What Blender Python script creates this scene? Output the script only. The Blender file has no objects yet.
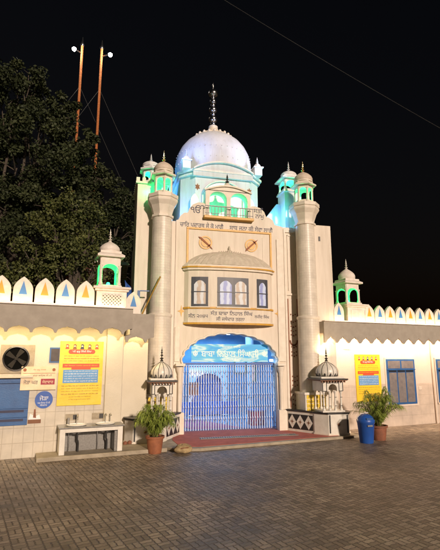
import bpy, math, random
from mathutils import Matrix, Vector
random.seed(7)
S = bpy.context.scene
COL = S.collection
PI = math.pi
sin, cos, rad = math.sin, math.cos, math.radians

# ------------------------------------------------------------------ frames
ID = Matrix.Identity(4)
WING = Matrix.Translation((-5.34, -1.91, 0)) @ Matrix.Rotation(rad(9.5), 4, 'Z')   # x along the walls, y away from the road
FR = ID

# ------------------------------------------------------------------ materials
def mat(name, col, rough=.6, col2=None, nscale=3., bump=.0, bscale=40., metal=0., streak=False, emit=None, estr=0., spec=None):
    m = bpy.data.materials.new(name); m.use_nodes = True
    nt = m.node_tree; b = nt.nodes['Principled BSDF']
    b.inputs['Roughness'].default_value = rough
    b.inputs['Metallic'].default_value = metal
    if spec is not None: b.inputs['Specular IOR Level'].default_value = spec
    c4 = (*col, 1)
    tc = nt.nodes.new('ShaderNodeTexCoord')
    if col2 is None: col2 = tuple(c * .82 for c in col)
    mp = nt.nodes.new('ShaderNodeMapping'); nt.links.new(tc.outputs['Object'], mp.inputs[0])
    if streak: mp.inputs['Scale'].default_value = (1.6, 1.6, .28)
    n = nt.nodes.new('ShaderNodeTexNoise'); n.inputs['Scale'].default_value = nscale; n.inputs['Detail'].default_value = 6; n.inputs['Roughness'].default_value = .62
    nt.links.new(mp.outputs[0], n.inputs['Vector'])
    r = nt.nodes.new('ShaderNodeValToRGB'); r.color_ramp.elements[0].position = .36; r.color_ramp.elements[1].position = .66
    r.color_ramp.elements[0].color = (*col2, 1); r.color_ramp.elements[1].color = c4
    nt.links.new(n.outputs['Fac'], r.inputs[0]); nt.links.new(r.outputs[0], b.inputs['Base Color'])
    if streak:      # rain streaks and patchy old paint
        mp2 = nt.nodes.new('ShaderNodeMapping'); mp2.inputs['Scale'].default_value = (7, 7, .45); nt.links.new(tc.outputs['Object'], mp2.inputs[0])
        ns = nt.nodes.new('ShaderNodeTexNoise'); ns.inputs['Scale'].default_value = 1.3; ns.inputs['Detail'].default_value = 9; ns.inputs['Roughness'].default_value = .7; nt.links.new(mp2.outputs[0], ns.inputs['Vector'])
        rs = nt.nodes.new('ShaderNodeValToRGB'); rs.color_ramp.elements[0].position = .30; rs.color_ramp.elements[0].color = (.70, .66, .60, 1); rs.color_ramp.elements[1].position = .50; rs.color_ramp.elements[1].color = (1, 1, 1, 1); nt.links.new(ns.outputs['Fac'], rs.inputs[0])
        mx = nt.nodes.new('ShaderNodeMix'); mx.data_type = 'RGBA'; mx.blend_type = 'MULTIPLY'; mx.inputs[0].default_value = .45
        nt.links.new(r.outputs[0], mx.inputs[6]); nt.links.new(rs.outputs[0], mx.inputs[7]); nt.links.new(mx.outputs[2], b.inputs['Base Color'])
    if bump:
        n2 = nt.nodes.new('ShaderNodeTexNoise'); n2.inputs['Scale'].default_value = bscale; n2.inputs['Detail'].default_value = 4
        nt.links.new(tc.outputs['Object'], n2.inputs['Vector'])
        bp = nt.nodes.new('ShaderNodeBump'); bp.inputs['Strength'].default_value = bump; bp.inputs['Distance'].default_value = .02
        nt.links.new(n2.outputs['Fac'], bp.inputs['Height']); nt.links.new(bp.outputs[0], b.inputs['Normal'])
    if emit:
        b.inputs['Emission Color'].default_value = (*emit, 1); b.inputs['Emission Strength'].default_value = estr
    return m

def tiles(name, col, grout, w, h, mortar=.012, axis='xz', rough=.35, var=.08, radius=.29, off=0.):
    m = mat(name, col, rough); nt = m.node_tree; b = nt.nodes['Principled BSDF']
    tc = [n for n in nt.nodes if n.type == 'TEX_COORD'][0]
    ramp = [n for n in nt.nodes if n.type == 'VALTORGB'][0]
    sx = nt.nodes.new('ShaderNodeSeparateXYZ'); nt.links.new(tc.outputs['Object'], sx.inputs[0])
    cb = nt.nodes.new('ShaderNodeCombineXYZ')
    if axis == 'cyl':
        a = nt.nodes.new('ShaderNodeMath'); a.operation = 'ARCTAN2'; nt.links.new(sx.outputs[1], a.inputs[0]); nt.links.new(sx.outputs[0], a.inputs[1])
        k = nt.nodes.new('ShaderNodeMath'); k.operation = 'MULTIPLY'; nt.links.new(a.outputs[0], k.inputs[0]); k.inputs[1].default_value = radius
        nt.links.new(k.outputs[0], cb.inputs[0])
    else:
        nt.links.new(sx.outputs[0], cb.inputs[0])
    nt.links.new(sx.outputs[2], cb.inputs[1])
    br = nt.nodes.new('ShaderNodeTexBrick'); br.offset = off; br.inputs['Scale'].default_value = 1
    br.inputs['Brick Width'].default_value = w; br.inputs['Row Height'].default_value = h
    br.inputs['Mortar Size'].default_value = mortar; br.inputs['Mortar Smooth'].default_value = .3
    br.inputs['Color1'].default_value = (1, 1, 1, 1); v = 1 - var; br.inputs['Color2'].default_value = (v, v, v, 1); br.inputs['Mortar'].default_value = (*[g / max(c, .01) for g, c in zip(grout, col)], 1)
    nt.links.new(cb.outputs[0], br.inputs['Vector'])
    mx = nt.nodes.new('ShaderNodeMix'); mx.data_type = 'RGBA'; mx.blend_type = 'MULTIPLY'; mx.inputs[0].default_value = 1
    nt.links.new(ramp.outputs[0], mx.inputs[6]); nt.links.new(br.outputs['Color'], mx.inputs[7]); nt.links.new(mx.outputs[2], b.inputs['Base Color'])
    bp = nt.nodes.new('ShaderNodeBump'); bp.inputs['Strength'].default_value = .5; bp.inputs['Distance'].default_value = .008; bp.invert = True
    nt.links.new(br.outputs['Fac'], bp.inputs['Height']); nt.links.new(bp.outputs[0], b.inputs['Normal'])
    return m

M = {}
M['cream'] = mat('cream_plaster', (.78, .70, .60), .62, (.69, .61, .51), 2.2, .25, 60, streak=True)
M['cream_trim'] = mat('cream_trim', (.80, .73, .63), .55, (.70, .63, .53), 5, .15, 60)
M['column'] = tiles('small_column_tiles', (.78, .71, .61), (.71, .64, .54), .075, .075, .005, 'cyl', .4, .06)
M['white'] = mat('white_paint', (.80, .80, .80), .55, (.68, .69, .71), 2.5, .2, 50, streak=True)
M['marble'] = mat('white_marble', (.78, .75, .68), .35, (.66, .62, .55), 6, .05, 30)
M['wing'] = mat('wing_wall_paint', (.64, .58, .47), .6, (.58, .52, .41), 1.3, .3, 50)
M['wing_r'] = mat('pale_wall_paint', (.66, .57, .50), .6, (.60, .51, .44), 1.3, .3, 50)
M['dado'] = tiles('cream_dado_tiles', (.60, .54, .45), (.47, .41, .33), .20, .30, .006, 'xz', .3, .04)
M['dado_r'] = tiles('beige_dado_tiles', (.62, .52, .44), (.50, .41, .34), .40, .30, .005, 'xz', .3, .04)
M['fascia'] = mat('roughcast_fascia', (.42, .375, .32), .9, (.36, .32, .27), 5, .5, 120)
M['merlon'] = mat('merlon_paint', (.80, .74, .68), .6, (.70, .62, .54), 7, .2, 50)
M['gold'] = mat('gold_paint', (.68, .38, .05), .45, (.55, .29, .04), 8)
M['goldm'] = mat('gilt_metal', (.75, .52, .2), .3, metal=.8)
M['steel'] = mat('polished_steel', (.62, .62, .64), .22, metal=1.)
M['black'] = mat('black_paint', (.02, .018, .018), .4, (.03, .027, .025))
M['ink'] = mat('dark_blue_lettering', (.035, .04, .09), .6, (.03, .03, .07))
M['void'] = mat('dark_opening', (.006, .006, .006), 1, spec=0.)
M['fanblade'] = mat('dark_fan_blade', (.035, .032, .03), .8, spec=.1)  # near-black all over with little gloss
M['bluep'] = mat('blue_paint', (.025, .11, .31), .45, (.018, .08, .24), 4, .1)
M['bluet'] = mat('blue_triangle_paint', (.06, .25, .62), .55, (.06, .22, .55))
M['oranget'] = mat('orange_triangle_paint', (.85, .36, .02), .55, (.75, .3, .02))
M['glassdark'] = mat('dim_glass', (.10, .09, .10), .15, (.06, .055, .06), 3)
M['mesh'] = mat('insect_mesh', (.19, .17, .17), .5, (.13, .12, .13), 9)
M['frame'] = mat('grey_window_frame', (.07, .075, .095), .45)
M['domewhite'] = mat('dome_paint', (.70, .73, .80), .8, (.61, .64, .71), 2.2, .15, 40, streak=True, spec=.2)
M['domecap'] = mat('weathered_dome_plaster', (.62, .55, .45), .7, (.50, .44, .35), 6, .3, streak=True)
M['duncap'] = mat('warm_dome_plaster', (.68, .58, .48), .6, (.56, .47, .38), 8, .25)
M['terra'] = mat('terracotta', (.36, .13, .06), .7, (.25, .09, .045), 7, .3)
M['terra2'] = mat('dark_terracotta', (.30, .11, .06), .7, (.2, .08, .045), 7, .3)
M['soil'] = mat('soil', (.05, .035, .025), .95, (.03, .02, .015), 20, 1)
M['palm'] = mat('palm_leaf', (.34, .40, .08), .45, (.18, .26, .045), 12, spec=.3)
M['palmstem'] = mat('palm_stem', (.20, .19, .06), .5, (.12, .12, .04), 12)
M['binblue'] = mat('blue_plastic', (.02, .10, .42), .38, (.018, .08, .36), 3)
M['carpet'] = mat('red_carpet', (.52, .15, .11), .9, (.40, .11, .08), 5, .6, 120)
M['stone'] = mat('worn_stone', (.42, .36, .27), .7, (.30, .25, .18), 5, .4, 50)
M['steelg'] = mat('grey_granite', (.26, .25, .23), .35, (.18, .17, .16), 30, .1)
M['pipe'] = mat('dark_pipe', (.04, .04, .04), .5)
M['bark'] = mat('bark', (.085, .065, .05), .9, (.05, .04, .03), 9, .8)
M['leafA'] = mat('leaf_olive', (.085, .10, .028), .55, (.04, .06, .018), .9, spec=.25)
M['leafB'] = mat('leaf_dark', (.055, .065, .028), .6, (.015, .022, .009), .9, spec=.2)
M['leafC'] = mat('leaf_yellow', (.12, .13, .04), .55, (.05, .06, .02), 1.4, spec=.25)
M['orangepole'] = mat('orange_cloth', (.44, .14, .035), .85, (.28, .085, .02), 12, .5)
M['wire'] = mat('wire', (.12, .12, .12), .6)
M['yellow'] = mat('yellow_print', (.80, .57, .03), .42, (.72, .50, .03), 1.8, .9, 2.6)
M['red'] = mat('red_print', (.70, .07, .02), .5, (.62, .06, .02))
M['printblue'] = mat('blue_print', (.10, .30, .62), .5, (.08, .24, .52))
M['whitep'] = mat('white_print', (.85, .85, .85), .5)
M['brown'] = mat('brown_print', (.22, .09, .04), .6)
M['buff'] = mat('buff_print', (.75, .55, .35), .6, (.80, .66, .48), 6)
M['maroon'] = mat('maroon_print', (.35, .03, .06), .6)
M['tarp'] = mat('blue_tarpaulin', (.03, .10, .40), .6, (.02, .07, .28), 5, .8, 14)
M['bamboo'] = mat('yellow_pole_paint', (.45, .27, .04), .5, (.3, .17, .03))
M['brick'] = tiles('red_brick', (.32, .13, .08), (.35, .3, .25), .22, .08, .012, 'xz', .8, .3, off=.5)
M['gatebar'] = mat('pale_blue_gate_paint', (.58, .66, .84), .35, (.48, .57, .78), 10)
M['gatedk'] = mat('deep_blue_gate_paint', (.06, .13, .38), .4, (.05, .10, .30), 10)
M['inwall'] = mat('pale_blue_interior', (.30, .44, .56), .5, (.20, .32, .46), 2)
M['infloor'] = mat('interior_tile_floor', (.30, .33, .42), .2, (.22, .25, .34), 6)
M['cloth'] = mat('blue_barrier_cloth', (.01, .16, .75), .6, (.01, .13, .65))
M['pinkrug'] = mat('maroon_rug', (.42, .08, .16), .9)
M['bundle'] = mat('tan_sacking', (.48, .36, .19), .9, (.26, .18, .09), 9, 1, 14)
M['lamp'] = mat('lamp_glow', (.9, .9, .9), .4, emit=(1, .96, .88), estr=60)
M['cool'] = mat('cool_tube_glow', (.9, .9, .9), .4, emit=(.65, .82, 1), estr=14)
M['greenb'] = mat('green_lamp_glow', (.1, .9, .4), .4, emit=(.02, 1, .3), estr=5)
M['ledw'] = mat('warm_led_glow', (.9, .8, .6), .4, emit=(1, .74, .36), estr=7)

def curtain(name, cA, cB, est):
    m = mat(name, (.3, .3, .3), .5); nt = m.node_tree; b = nt.nodes['Principled BSDF']
    tc = [n for n in nt.nodes if n.type == 'TEX_COORD'][0]
    w = nt.nodes.new('ShaderNodeTexWave'); w.bands_direction = 'X'; w.inputs['Scale'].default_value = 1.7; w.inputs['Distortion'].default_value = 2.6; w.inputs['Detail'].default_value = 5; w.inputs['Detail Scale'].default_value = 3
    nt.links.new(tc.outputs['Object'], w.inputs['Vector'])
    r = nt.nodes.new('ShaderNodeValToRGB'); r.color_ramp.elements[0].color = (*cA, 1); r.color_ramp.elements[1].color = (*cB, 1)
    r.color_ramp.elements[0].position = .3; r.color_ramp.elements[1].position = .7
    nt.links.new(w.outputs['Fac'], r.inputs[0]); nt.links.new(r.outputs[0], b.inputs['Emission Color']); b.inputs['Emission Strength'].default_value = est
    return m
M['curtO'] = curtain('lit_orange_curtain', (.50, .26, .12), (.75, .66, .58), .5)
M['curtB'] = curtain('lit_blue_curtain', (.10, .16, .50), (.55, .58, .70), .55)

def banner_mat():
    m = mat('teal_banner_print', (.05, .42, .5), .5); nt = m.node_tree; b = nt.nodes['Principled BSDF']
    tc = [n for n in nt.nodes if n.type == 'TEX_COORD'][0]
    w = nt.nodes.new('ShaderNodeTexNoise'); w.inputs['Scale'].default_value = 1.1; w.inputs['Detail'].default_value = 1; w.inputs['Distortion'].default_value = 1.4
    mp = nt.nodes.new('ShaderNodeMapping'); mp.inputs['Scale'].default_value = (.8, 1, 3.2); mp.inputs['Rotation'].default_value = (0, .25, 0)
    nt.links.new(tc.outputs['Object'], mp.inputs[0]); nt.links.new(mp.outputs[0], w.inputs['Vector'])
    r = nt.nodes.new('ShaderNodeValToRGB'); e = r.color_ramp.elements
    e[0].position = .3; e[0].color = (.03, .36, .78, 1); e[1].position = .72; e[1].color = (.03, .33, .74, 1)
    for p, c in ((.44, (.10, .50, .78, 1)), (.49, (.55, .76, .78, 1)), (.54, (.14, .50, .74, 1)), (.6, (.48, .70, .76, 1))):
        k = e.new(p); k.color = c
    nt.links.new(w.outputs['Fac'], r.inputs[0]); nt.links.new(r.outputs[0], b.inputs['Base Color'])
    nt.links.new(r.outputs[0], b.inputs['Emission Color']); b.inputs['Emission Strength'].default_value = .15   # glow put into the print to brighten it
    return m
M['banner'] = banner_mat()
M['bannertext'] = mat('banner_lettering', (.88, .87, .74), .5, emit=(.9, .9, .7), estr=.25)  # faint glow added so the letters read brighter

def paver_mat():
    m = bpy.data.materials.new('interlocking_pavers'); m.use_nodes = True; nt = m.node_tree; b = nt.nodes['Principled BSDF']; L = nt.links.new
    def mt(op, a, b_=None, c=None):
        n = nt.nodes.new('ShaderNodeMath'); n.operation = op
        for i, v in enumerate((a, b_, c)):
            if v is None: continue
            if isinstance(v, (int, float)): n.inputs[i].default_value = v
            else: L(v, n.inputs[i])
        return n.outputs[0]
    tc = nt.nodes.new('ShaderNodeTexCoord')
    mp = nt.nodes.new('ShaderNodeMapping'); mp.inputs['Rotation'].default_value = (0, 0, rad(-16)); mp.inputs['Scale'].default_value = (1 / .155, 1 / .155, 1)
    L(tc.outputs['Object'], mp.inputs[0]); sx = nt.nodes.new('ShaderNodeSeparateXYZ'); L(mp.outputs[0], sx.inputs[0])
    u0, v0 = sx.outputs[0], sx.outputs[1]
    u = mt('ADD', u0, mt('MULTIPLY', mt('SUBTRACT', mt('PINGPONG', mt('MULTIPLY', v0, 1), .25), .125), .22))
    v = mt('ADD', v0, mt('MULTIPLY', mt('SUBTRACT', mt('PINGPONG', mt('MULTIPLY', u0, 1), .25), .125), .22))
    cu, cv = mt('FLOOR', u), mt('FLOOR', v); fu, fv = mt('FRACT', u), mt('FRACT', v)
    par = mt('MODULO', mt('ABSOLUTE', mt('ADD', cu, cv)), 2)
    split = mt('ADD', mt('MULTIPLY', par, fu), mt('MULTIPLY', mt('SUBTRACT', 1, par), fv))
    dj = mt('MINIMUM', mt('MINIMUM', fu, mt('SUBTRACT', 1, fu)), mt('MINIMUM', fv, mt('SUBTRACT', 1, fv)))
    dj = mt('MINIMUM', dj, mt('ABSOLUTE', mt('SUBTRACT', split, .5)))
    mr = nt.nodes.new('ShaderNodeMapRange'); mr.interpolation_type = 'SMOOTHSTEP'; L(dj, mr.inputs[0]); mr.inputs[1].default_value = .008; mr.inputs[2].default_value = .07
    cb = nt.nodes.new('ShaderNodeCombineXYZ'); L(cu, cb.inputs[0]); L(cv, cb.inputs[1]); L(mt('FLOOR', mt('MULTIPLY', split, 2)), cb.inputs[2])
    wn = nt.nodes.new('ShaderNodeTexWhiteNoise'); L(cb.outputs[0], wn.inputs[0])
    r = nt.nodes.new('ShaderNodeValToRGB'); e = r.color_ramp.elements
    e[0].color = (.22, .17, .125, 1); e[1].color = (.52, .42, .32, 1); k = e.new(.5); k.color = (.40, .32, .235, 1); L(wn.outputs['Value'], r.inputs[0])
    n = nt.nodes.new('ShaderNodeTexNoise'); n.inputs['Scale'].default_value = 1.1; n.inputs['Detail'].default_value = 8; L(tc.outputs['Object'], n.inputs['Vector'])
    r2 = nt.nodes.new('ShaderNodeValToRGB'); r2.color_ramp.elements[0].position = .33; r2.color_ramp.elements[0].color = (.50, .50, .54, 1); r2.color_ramp.elements[1].position = .62; r2.color_ramp.elements[1].color = (1, 1, 1, 1); L(n.outputs['Fac'], r2.inputs[0])
    n3 = nt.nodes.new('ShaderNodeTexNoise'); n3.inputs['Scale'].default_value = 55; n3.inputs['Detail'].default_value = 4; L(tc.outputs['Object'], n3.inputs['Vector'])
    r3 = nt.nodes.new('ShaderNodeValToRGB'); r3.color_ramp.elements[0].position = .3; r3.color_ramp.elements[0].color = (.7, .7, .7, 1); r3.color_ramp.elements[1].position = .6; r3.color_ramp.elements[1].color = (1, 1, 1, 1); L(n3.outputs['Fac'], r3.inputs[0])
    def mul(a, b_):
        x = nt.nodes.new('ShaderNodeMix'); x.data_type = 'RGBA'; x.blend_type = 'MULTIPLY'; x.inputs[0].default_value = 1; L(a, x.inputs[6]); L(b_, x.inputs[7]); return x.outputs[2]
    n4 = nt.nodes.new('ShaderNodeTexNoise'); n4.inputs['Scale'].default_value = .45; n4.inputs['Detail'].default_value = 10; n4.inputs['Roughness'].default_value = .7; n4.inputs['Distortion'].default_value = .6; L(tc.outputs['Object'], n4.inputs['Vector'])
    r4 = nt.nodes.new('ShaderNodeValToRGB'); r4.color_ramp.elements[0].position = .40; r4.color_ramp.elements[0].color = (.60, .58, .58, 1); r4.color_ramp.elements[1].position = .56; r4.color_ramp.elements[1].color = (1, 1, 1, 1); L(n4.outputs['Fac'], r4.inputs[0])
    col = mul(mul(mul(r.outputs[0], r2.outputs[0]), r3.outputs[0]), r4.outputs[0])
    x = nt.nodes.new('ShaderNodeMix'); x.data_type = 'RGBA'; L(mr.outputs[0], x.inputs[0]); x.inputs[6].default_value = (.10, .077, .056, 1); L(col, x.inputs[7])
    L(x.outputs[2], b.inputs['Base Color'])
    rr = nt.nodes.new('ShaderNodeMapRange'); L(n.outputs['Fac'], rr.inputs[0]); rr.inputs[3].default_value = .36; rr.inputs[4].default_value = .66; L(rr.outputs[0], b.inputs['Roughness'])
    h = mt('ADD', mt('ADD', mr.outputs[0], mt('MULTIPLY', n3.outputs['Fac'], .25)), mt('MULTIPLY', wn.outputs['Value'], .35))
    bp = nt.nodes.new('ShaderNodeBump'); bp.inputs['Strength'].default_value = .9; bp.inputs['Distance'].default_value = .014; L(h, bp.inputs['Height']); L(bp.outputs[0], b.inputs['Normal'])
    return m
M['paver'] = paver_mat()

# ------------------------------------------------------------------ mesh builder
def tag(o, label=None, cat=None, group=None, kind=None):
    if label: o['label'] = label
    if cat: o['category'] = cat
    if group: o['group'] = group
    if kind: o['kind'] = kind
    return o
ORG = {}
def thing(name, org, label, cat, group=None):
    o = bpy.data.objects.new(name, None); COL.objects.link(o); o.empty_display_size = .2
    o.matrix_world = FR @ Matrix.Translation(org); ORG[o] = Vector(org)
    return tag(o, label, cat, group)
def copy_tree(o, parent=None):
    c = o.copy(); COL.objects.link(c)
    if parent: c.parent = parent
    for ch in [x for x in S.objects if x.parent == o]: copy_tree(ch, c)
    return c

class MB:
    def __init__(s): s.v = []; s.f = []
    def add(s, vs, fs, T=None):
        n = len(s.v)
        for p in vs:
            p = Vector(p); s.v.append(T @ p if T else p)
        s.f += [tuple(i + n for i in f) for f in fs]; return s
    def box(s, x0, x1, y0, y1, z0, z1, T=None):
        return s.add([(x0, y0, z0), (x1, y0, z0), (x1, y1, z0), (x0, y1, z0), (x0, y0, z1), (x1, y0, z1), (x1, y1, z1), (x0, y1, z1)],
                     [(0, 3, 2, 1), (4, 5, 6, 7), (0, 1, 5, 4), (1, 2, 6, 5), (2, 3, 7, 6), (3, 0, 4, 7)], T)
    def poly(s, pts, y0, y1, T=None):          # outline in x,z (counter-clockwise seen from -y), y0 front, y1 back
        n = len(pts)
        vs = [(x, y0, z) for x, z in pts] + [(x, y1, z) for x, z in pts]
        fs = [tuple(range(n)), tuple(reversed(range(n, 2 * n)))] + [(i, i + n, (i + 1) % n + n, (i + 1) % n) for i in range(n)]
        return s.add(vs, fs, T)
    def plan(s, pts, z0, z1, T=None, sc=1.0):  # outline in x,y
        n = len(pts); cx = sum(p[0] for p in pts) / n; cy = sum(p[1] for p in pts) / n
        vs = [(x, y, z0) for x, y in pts] + [(cx + (x - cx) * sc, cy + (y - cy) * sc, z1) for x, y in pts]
        return s.add(vs, [tuple(reversed(range(n))), tuple(range(n, 2 * n))] + [(i, (i + 1) % n, (i + 1) % n + n, i + n) for i in range(n)], T)
    def lathe(s, prof, c=(0, 0, 0), seg=32, ribs=0, ribamp=0., a0=0., a1=2 * PI, rot=0., caps=True):   # prof: [(r,z)]
        full = abs(a1 - a0 - 2 * PI) < 1e-6; n = seg if full else seg + 1; vs = []
        for r, z in prof:
            for i in range(n):
                a = a0 + (a1 - a0) * i / seg + rot
                rr = r * (1 + ribamp * (abs(cos(ribs * a / 2)) - .5)) if ribs else r
                vs.append((c[0] + rr * cos(a), c[1] + rr * sin(a), c[2] + z))
        fs = []
        for j in range(len(prof) - 1):
            for i in range(seg if not full else n):
                k = (i + 1) % n
                if not full and i == seg: continue
                fs.append((j * n + i, j * n + k, (j + 1) * n + k, (j + 1) * n + i))
        if full and caps:
            fs.append(tuple(reversed(range(n)))); fs.append(tuple((len(prof) - 1) * n + i for i in range(n)))
        return s.add(vs, fs)
    def tube(s, pts, r, seg=8, r2=None):
        pts = [Vector(p) for p in pts]; n = len(pts); vs = []
        for i, p in enumerate(pts):
            d = (pts[min(i + 1, n - 1)] - pts[max(i - 1, 0)]).normalized()
            a = d.orthogonal().normalized() if i == 0 else (a - d * a.dot(d)).normalized()
            b = d.cross(a); rr = r if r2 is None else r + (r2 - r) * i / max(1, n - 1)
            for k in range(seg):
                t = 2 * PI * k / seg; vs.append(p + (a * cos(t) + b * sin(t)) * rr)
        fs = [(i * seg + k, i * seg + (k + 1) % seg, (i + 1) * seg + (k + 1) % seg, (i + 1) * seg + k) for i in range(n - 1) for k in range(seg)]
        fs += [tuple(reversed(range(seg))), tuple((n - 1) * seg + k for k in range(seg))]
        return s.add(vs, fs)
    def text(s, body, cx, z, h=None, w=None, y=0., map=None, bold=0.):
        vs, fs, x0, x1, z0, z1 = glyphs(body, bold, 44 if (h or .2) > .06 else 18)
        k = h / (z1 - z0) if h else w / (x1 - x0)
        kx = w / (x1 - x0) if w else k
        out = []
        for a, b in vs:
            px, pz = cx + (a - (x0 + x1) / 2) * kx, z + (b - (z0 + z1) / 2) * k
            out.append(map(px, pz) if map else (px, y, pz))
        return s.add(out, fs)
    def build(s, name, m, parent=None, smooth=None, org=None, bevel=0, kind=None, label=None):
        me = bpy.data.meshes.new(name); base = ORG.get(parent, Vector((0, 0, 0))) if parent else Vector((0, 0, 0))
        o0 = Vector(org) if org else (base if parent else Vector((0, 0, 0)))
        me.from_pydata([tuple(p - o0) for p in s.v], [], s.f); me.validate(); me.update()
        me.materials.append(M[m] if isinstance(m, str) else m)
        if smooth is not None:
            me.shade_smooth(); me.set_sharp_from_angle(angle=rad(smooth))
        o = bpy.data.objects.new(name, me); COL.objects.link(o); ORG[o] = o0
        if parent:
            o.parent = parent; o.location = o0 - base
        else:
            o.matrix_world = FR @ Matrix.Translation(o0)
        if bevel:
            b = o.modifiers.new('bevel', 'BEVEL'); b.width = bevel; b.segments = 2; b.limit_method = 'ANGLE'; b.angle_limit = rad(50)
        if kind: o['kind'] = kind
        if label: o['label'] = label
        return o

_g = {}
def glyphs(body, bold, bands=44):
    """outline of the writing, filled band by band with the non-zero winding rule"""
    key = (body, bold, bands)
    if key in _g: return _g[key]
    cu = bpy.data.curves.new('tmp', 'FONT'); cu.body = body; cu.size = 1; cu.resolution_u = 4; cu.offset = bold; cu.fill_mode = 'NONE'
    ob = bpy.data.objects.new('tmp', cu); COL.objects.link(ob); bpy.context.view_layer.update()
    dg = bpy.context.evaluated_depsgraph_get(); me = bpy.data.meshes.new_from_object(ob.evaluated_get(dg))
    V = [(v.co.x, v.co.y) for v in me.vertices]; E = [tuple(e.vertices) for e in me.edges]
    bpy.data.objects.remove(ob); bpy.data.curves.remove(cu); bpy.data.meshes.remove(me)
    xs = [a for a, b in V]; zs = [b for a, b in V]; z0, z1 = min(zs), max(zs); dz = (z1 - z0) / bands
    seg = []
    for a, b in E:      # closed loops store their last edge the other way round
        if abs(a - b) > 1: a, b = max(a, b), min(a, b)
        else: a, b = min(a, b), max(a, b)
        seg.append((V[a], V[b]))
    vs, fs = [], []
    for k in range(bands):
        z = z0 + (k + .5) * dz + 1e-6; cr = []
        for (ax, az), (bx, bz) in seg:
            if (az <= z) != (bz <= z): cr.append((ax + (bx - ax) * (z - az) / (bz - az), 1 if bz > az else -1))
        cr.sort(); wn = 0
        for x, d in cr:
            if wn == 0: st = x
            wn += d
            if wn == 0 and x - st > 1e-4:
                n = len(vs); vs += [(st, z - dz / 2), (x, z - dz / 2), (x, z + dz / 2), (st, z + dz / 2)]; fs.append((n, n + 1, n + 2, n + 3))
    _g[key] = (vs, fs, min(xs), max(xs), z0, z1); return _g[key]

def light(kind, name, loc, col, energy, rot=None, frame=None, **k):
    l = bpy.data.lights.new(name, kind); l.color = col; l.energy = energy
    for a, b in k.items(): setattr(l, a, b)
    o = bpy.data.objects.new(name, l); COL.objects.link(o)
    o.matrix_world = (frame or ID) @ Matrix.Translation(loc) @ (rot or ID)
    return o
def aim(frm, to):
    return (Vector(to) - Vector(frm)).to_track_quat('-Z', 'Y').to_matrix().to_4x4()

def arch_pts(cx, half, z0, rise, n=24, foils=0, depth=0., p=1.0):   # from right to left over the top
    out = []
    for i in range(n + 1):
        a = PI * i / n
        k = 1 - (depth * (1 - abs(sin(foils * a))) if foils else 0)
        out.append((cx + half * cos(a) * k, z0 + rise * (max(0, sin(a)) ** p) * k))
    return out
def ogee(cx, half, z0, h, n=7):                                    # pointed merlon head, right to left
    R = []
    for i in range(n + 1):
        t = i / n; R.append((cx + half * (1 - t ** 2.1) * (1 if t < .999 else 0), z0 + h * t))
    return R + [(2 * cx - x, z) for x, z in reversed(R[:-1])]

def finial(c, h, parent, m='goldm', r=.05, name='finial'):
    z = 0; prof = [(r * .5, 0), (r * .9, h * .04), (r * .5, h * .12)]
    for k, (zz, rr) in enumerate(((.2, 1.), (.4, .75), (.58, .55), (.72, .4))):
        prof += [(r * .25, h * (zz - .06)), (r * rr * .8, h * (zz - .025)), (r * rr, h * zz), (r * rr * .8, h * (zz + .03)), (r * .22, h * (zz + .07))]
    prof += [(r * .15, h * .85), (.002, h)]
    return MB().lathe(prof, c, 12).build(name, m, parent, 60)

def onion(c, r, h, m, parent, ribs=0, name='dome', amp=.05, seg=40):
    P = [(1, 0), (1.06, .1), (1.08, .22), (1.04, .36), (.94, .5), (.78, .64), (.56, .78), (.34, .89), (.18, .96), (.1, 1.0)]
    return MB().lathe([(r * a, h * b) for a, b in P], c, seg, ribs, amp).build(name, m, parent, 60)

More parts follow.
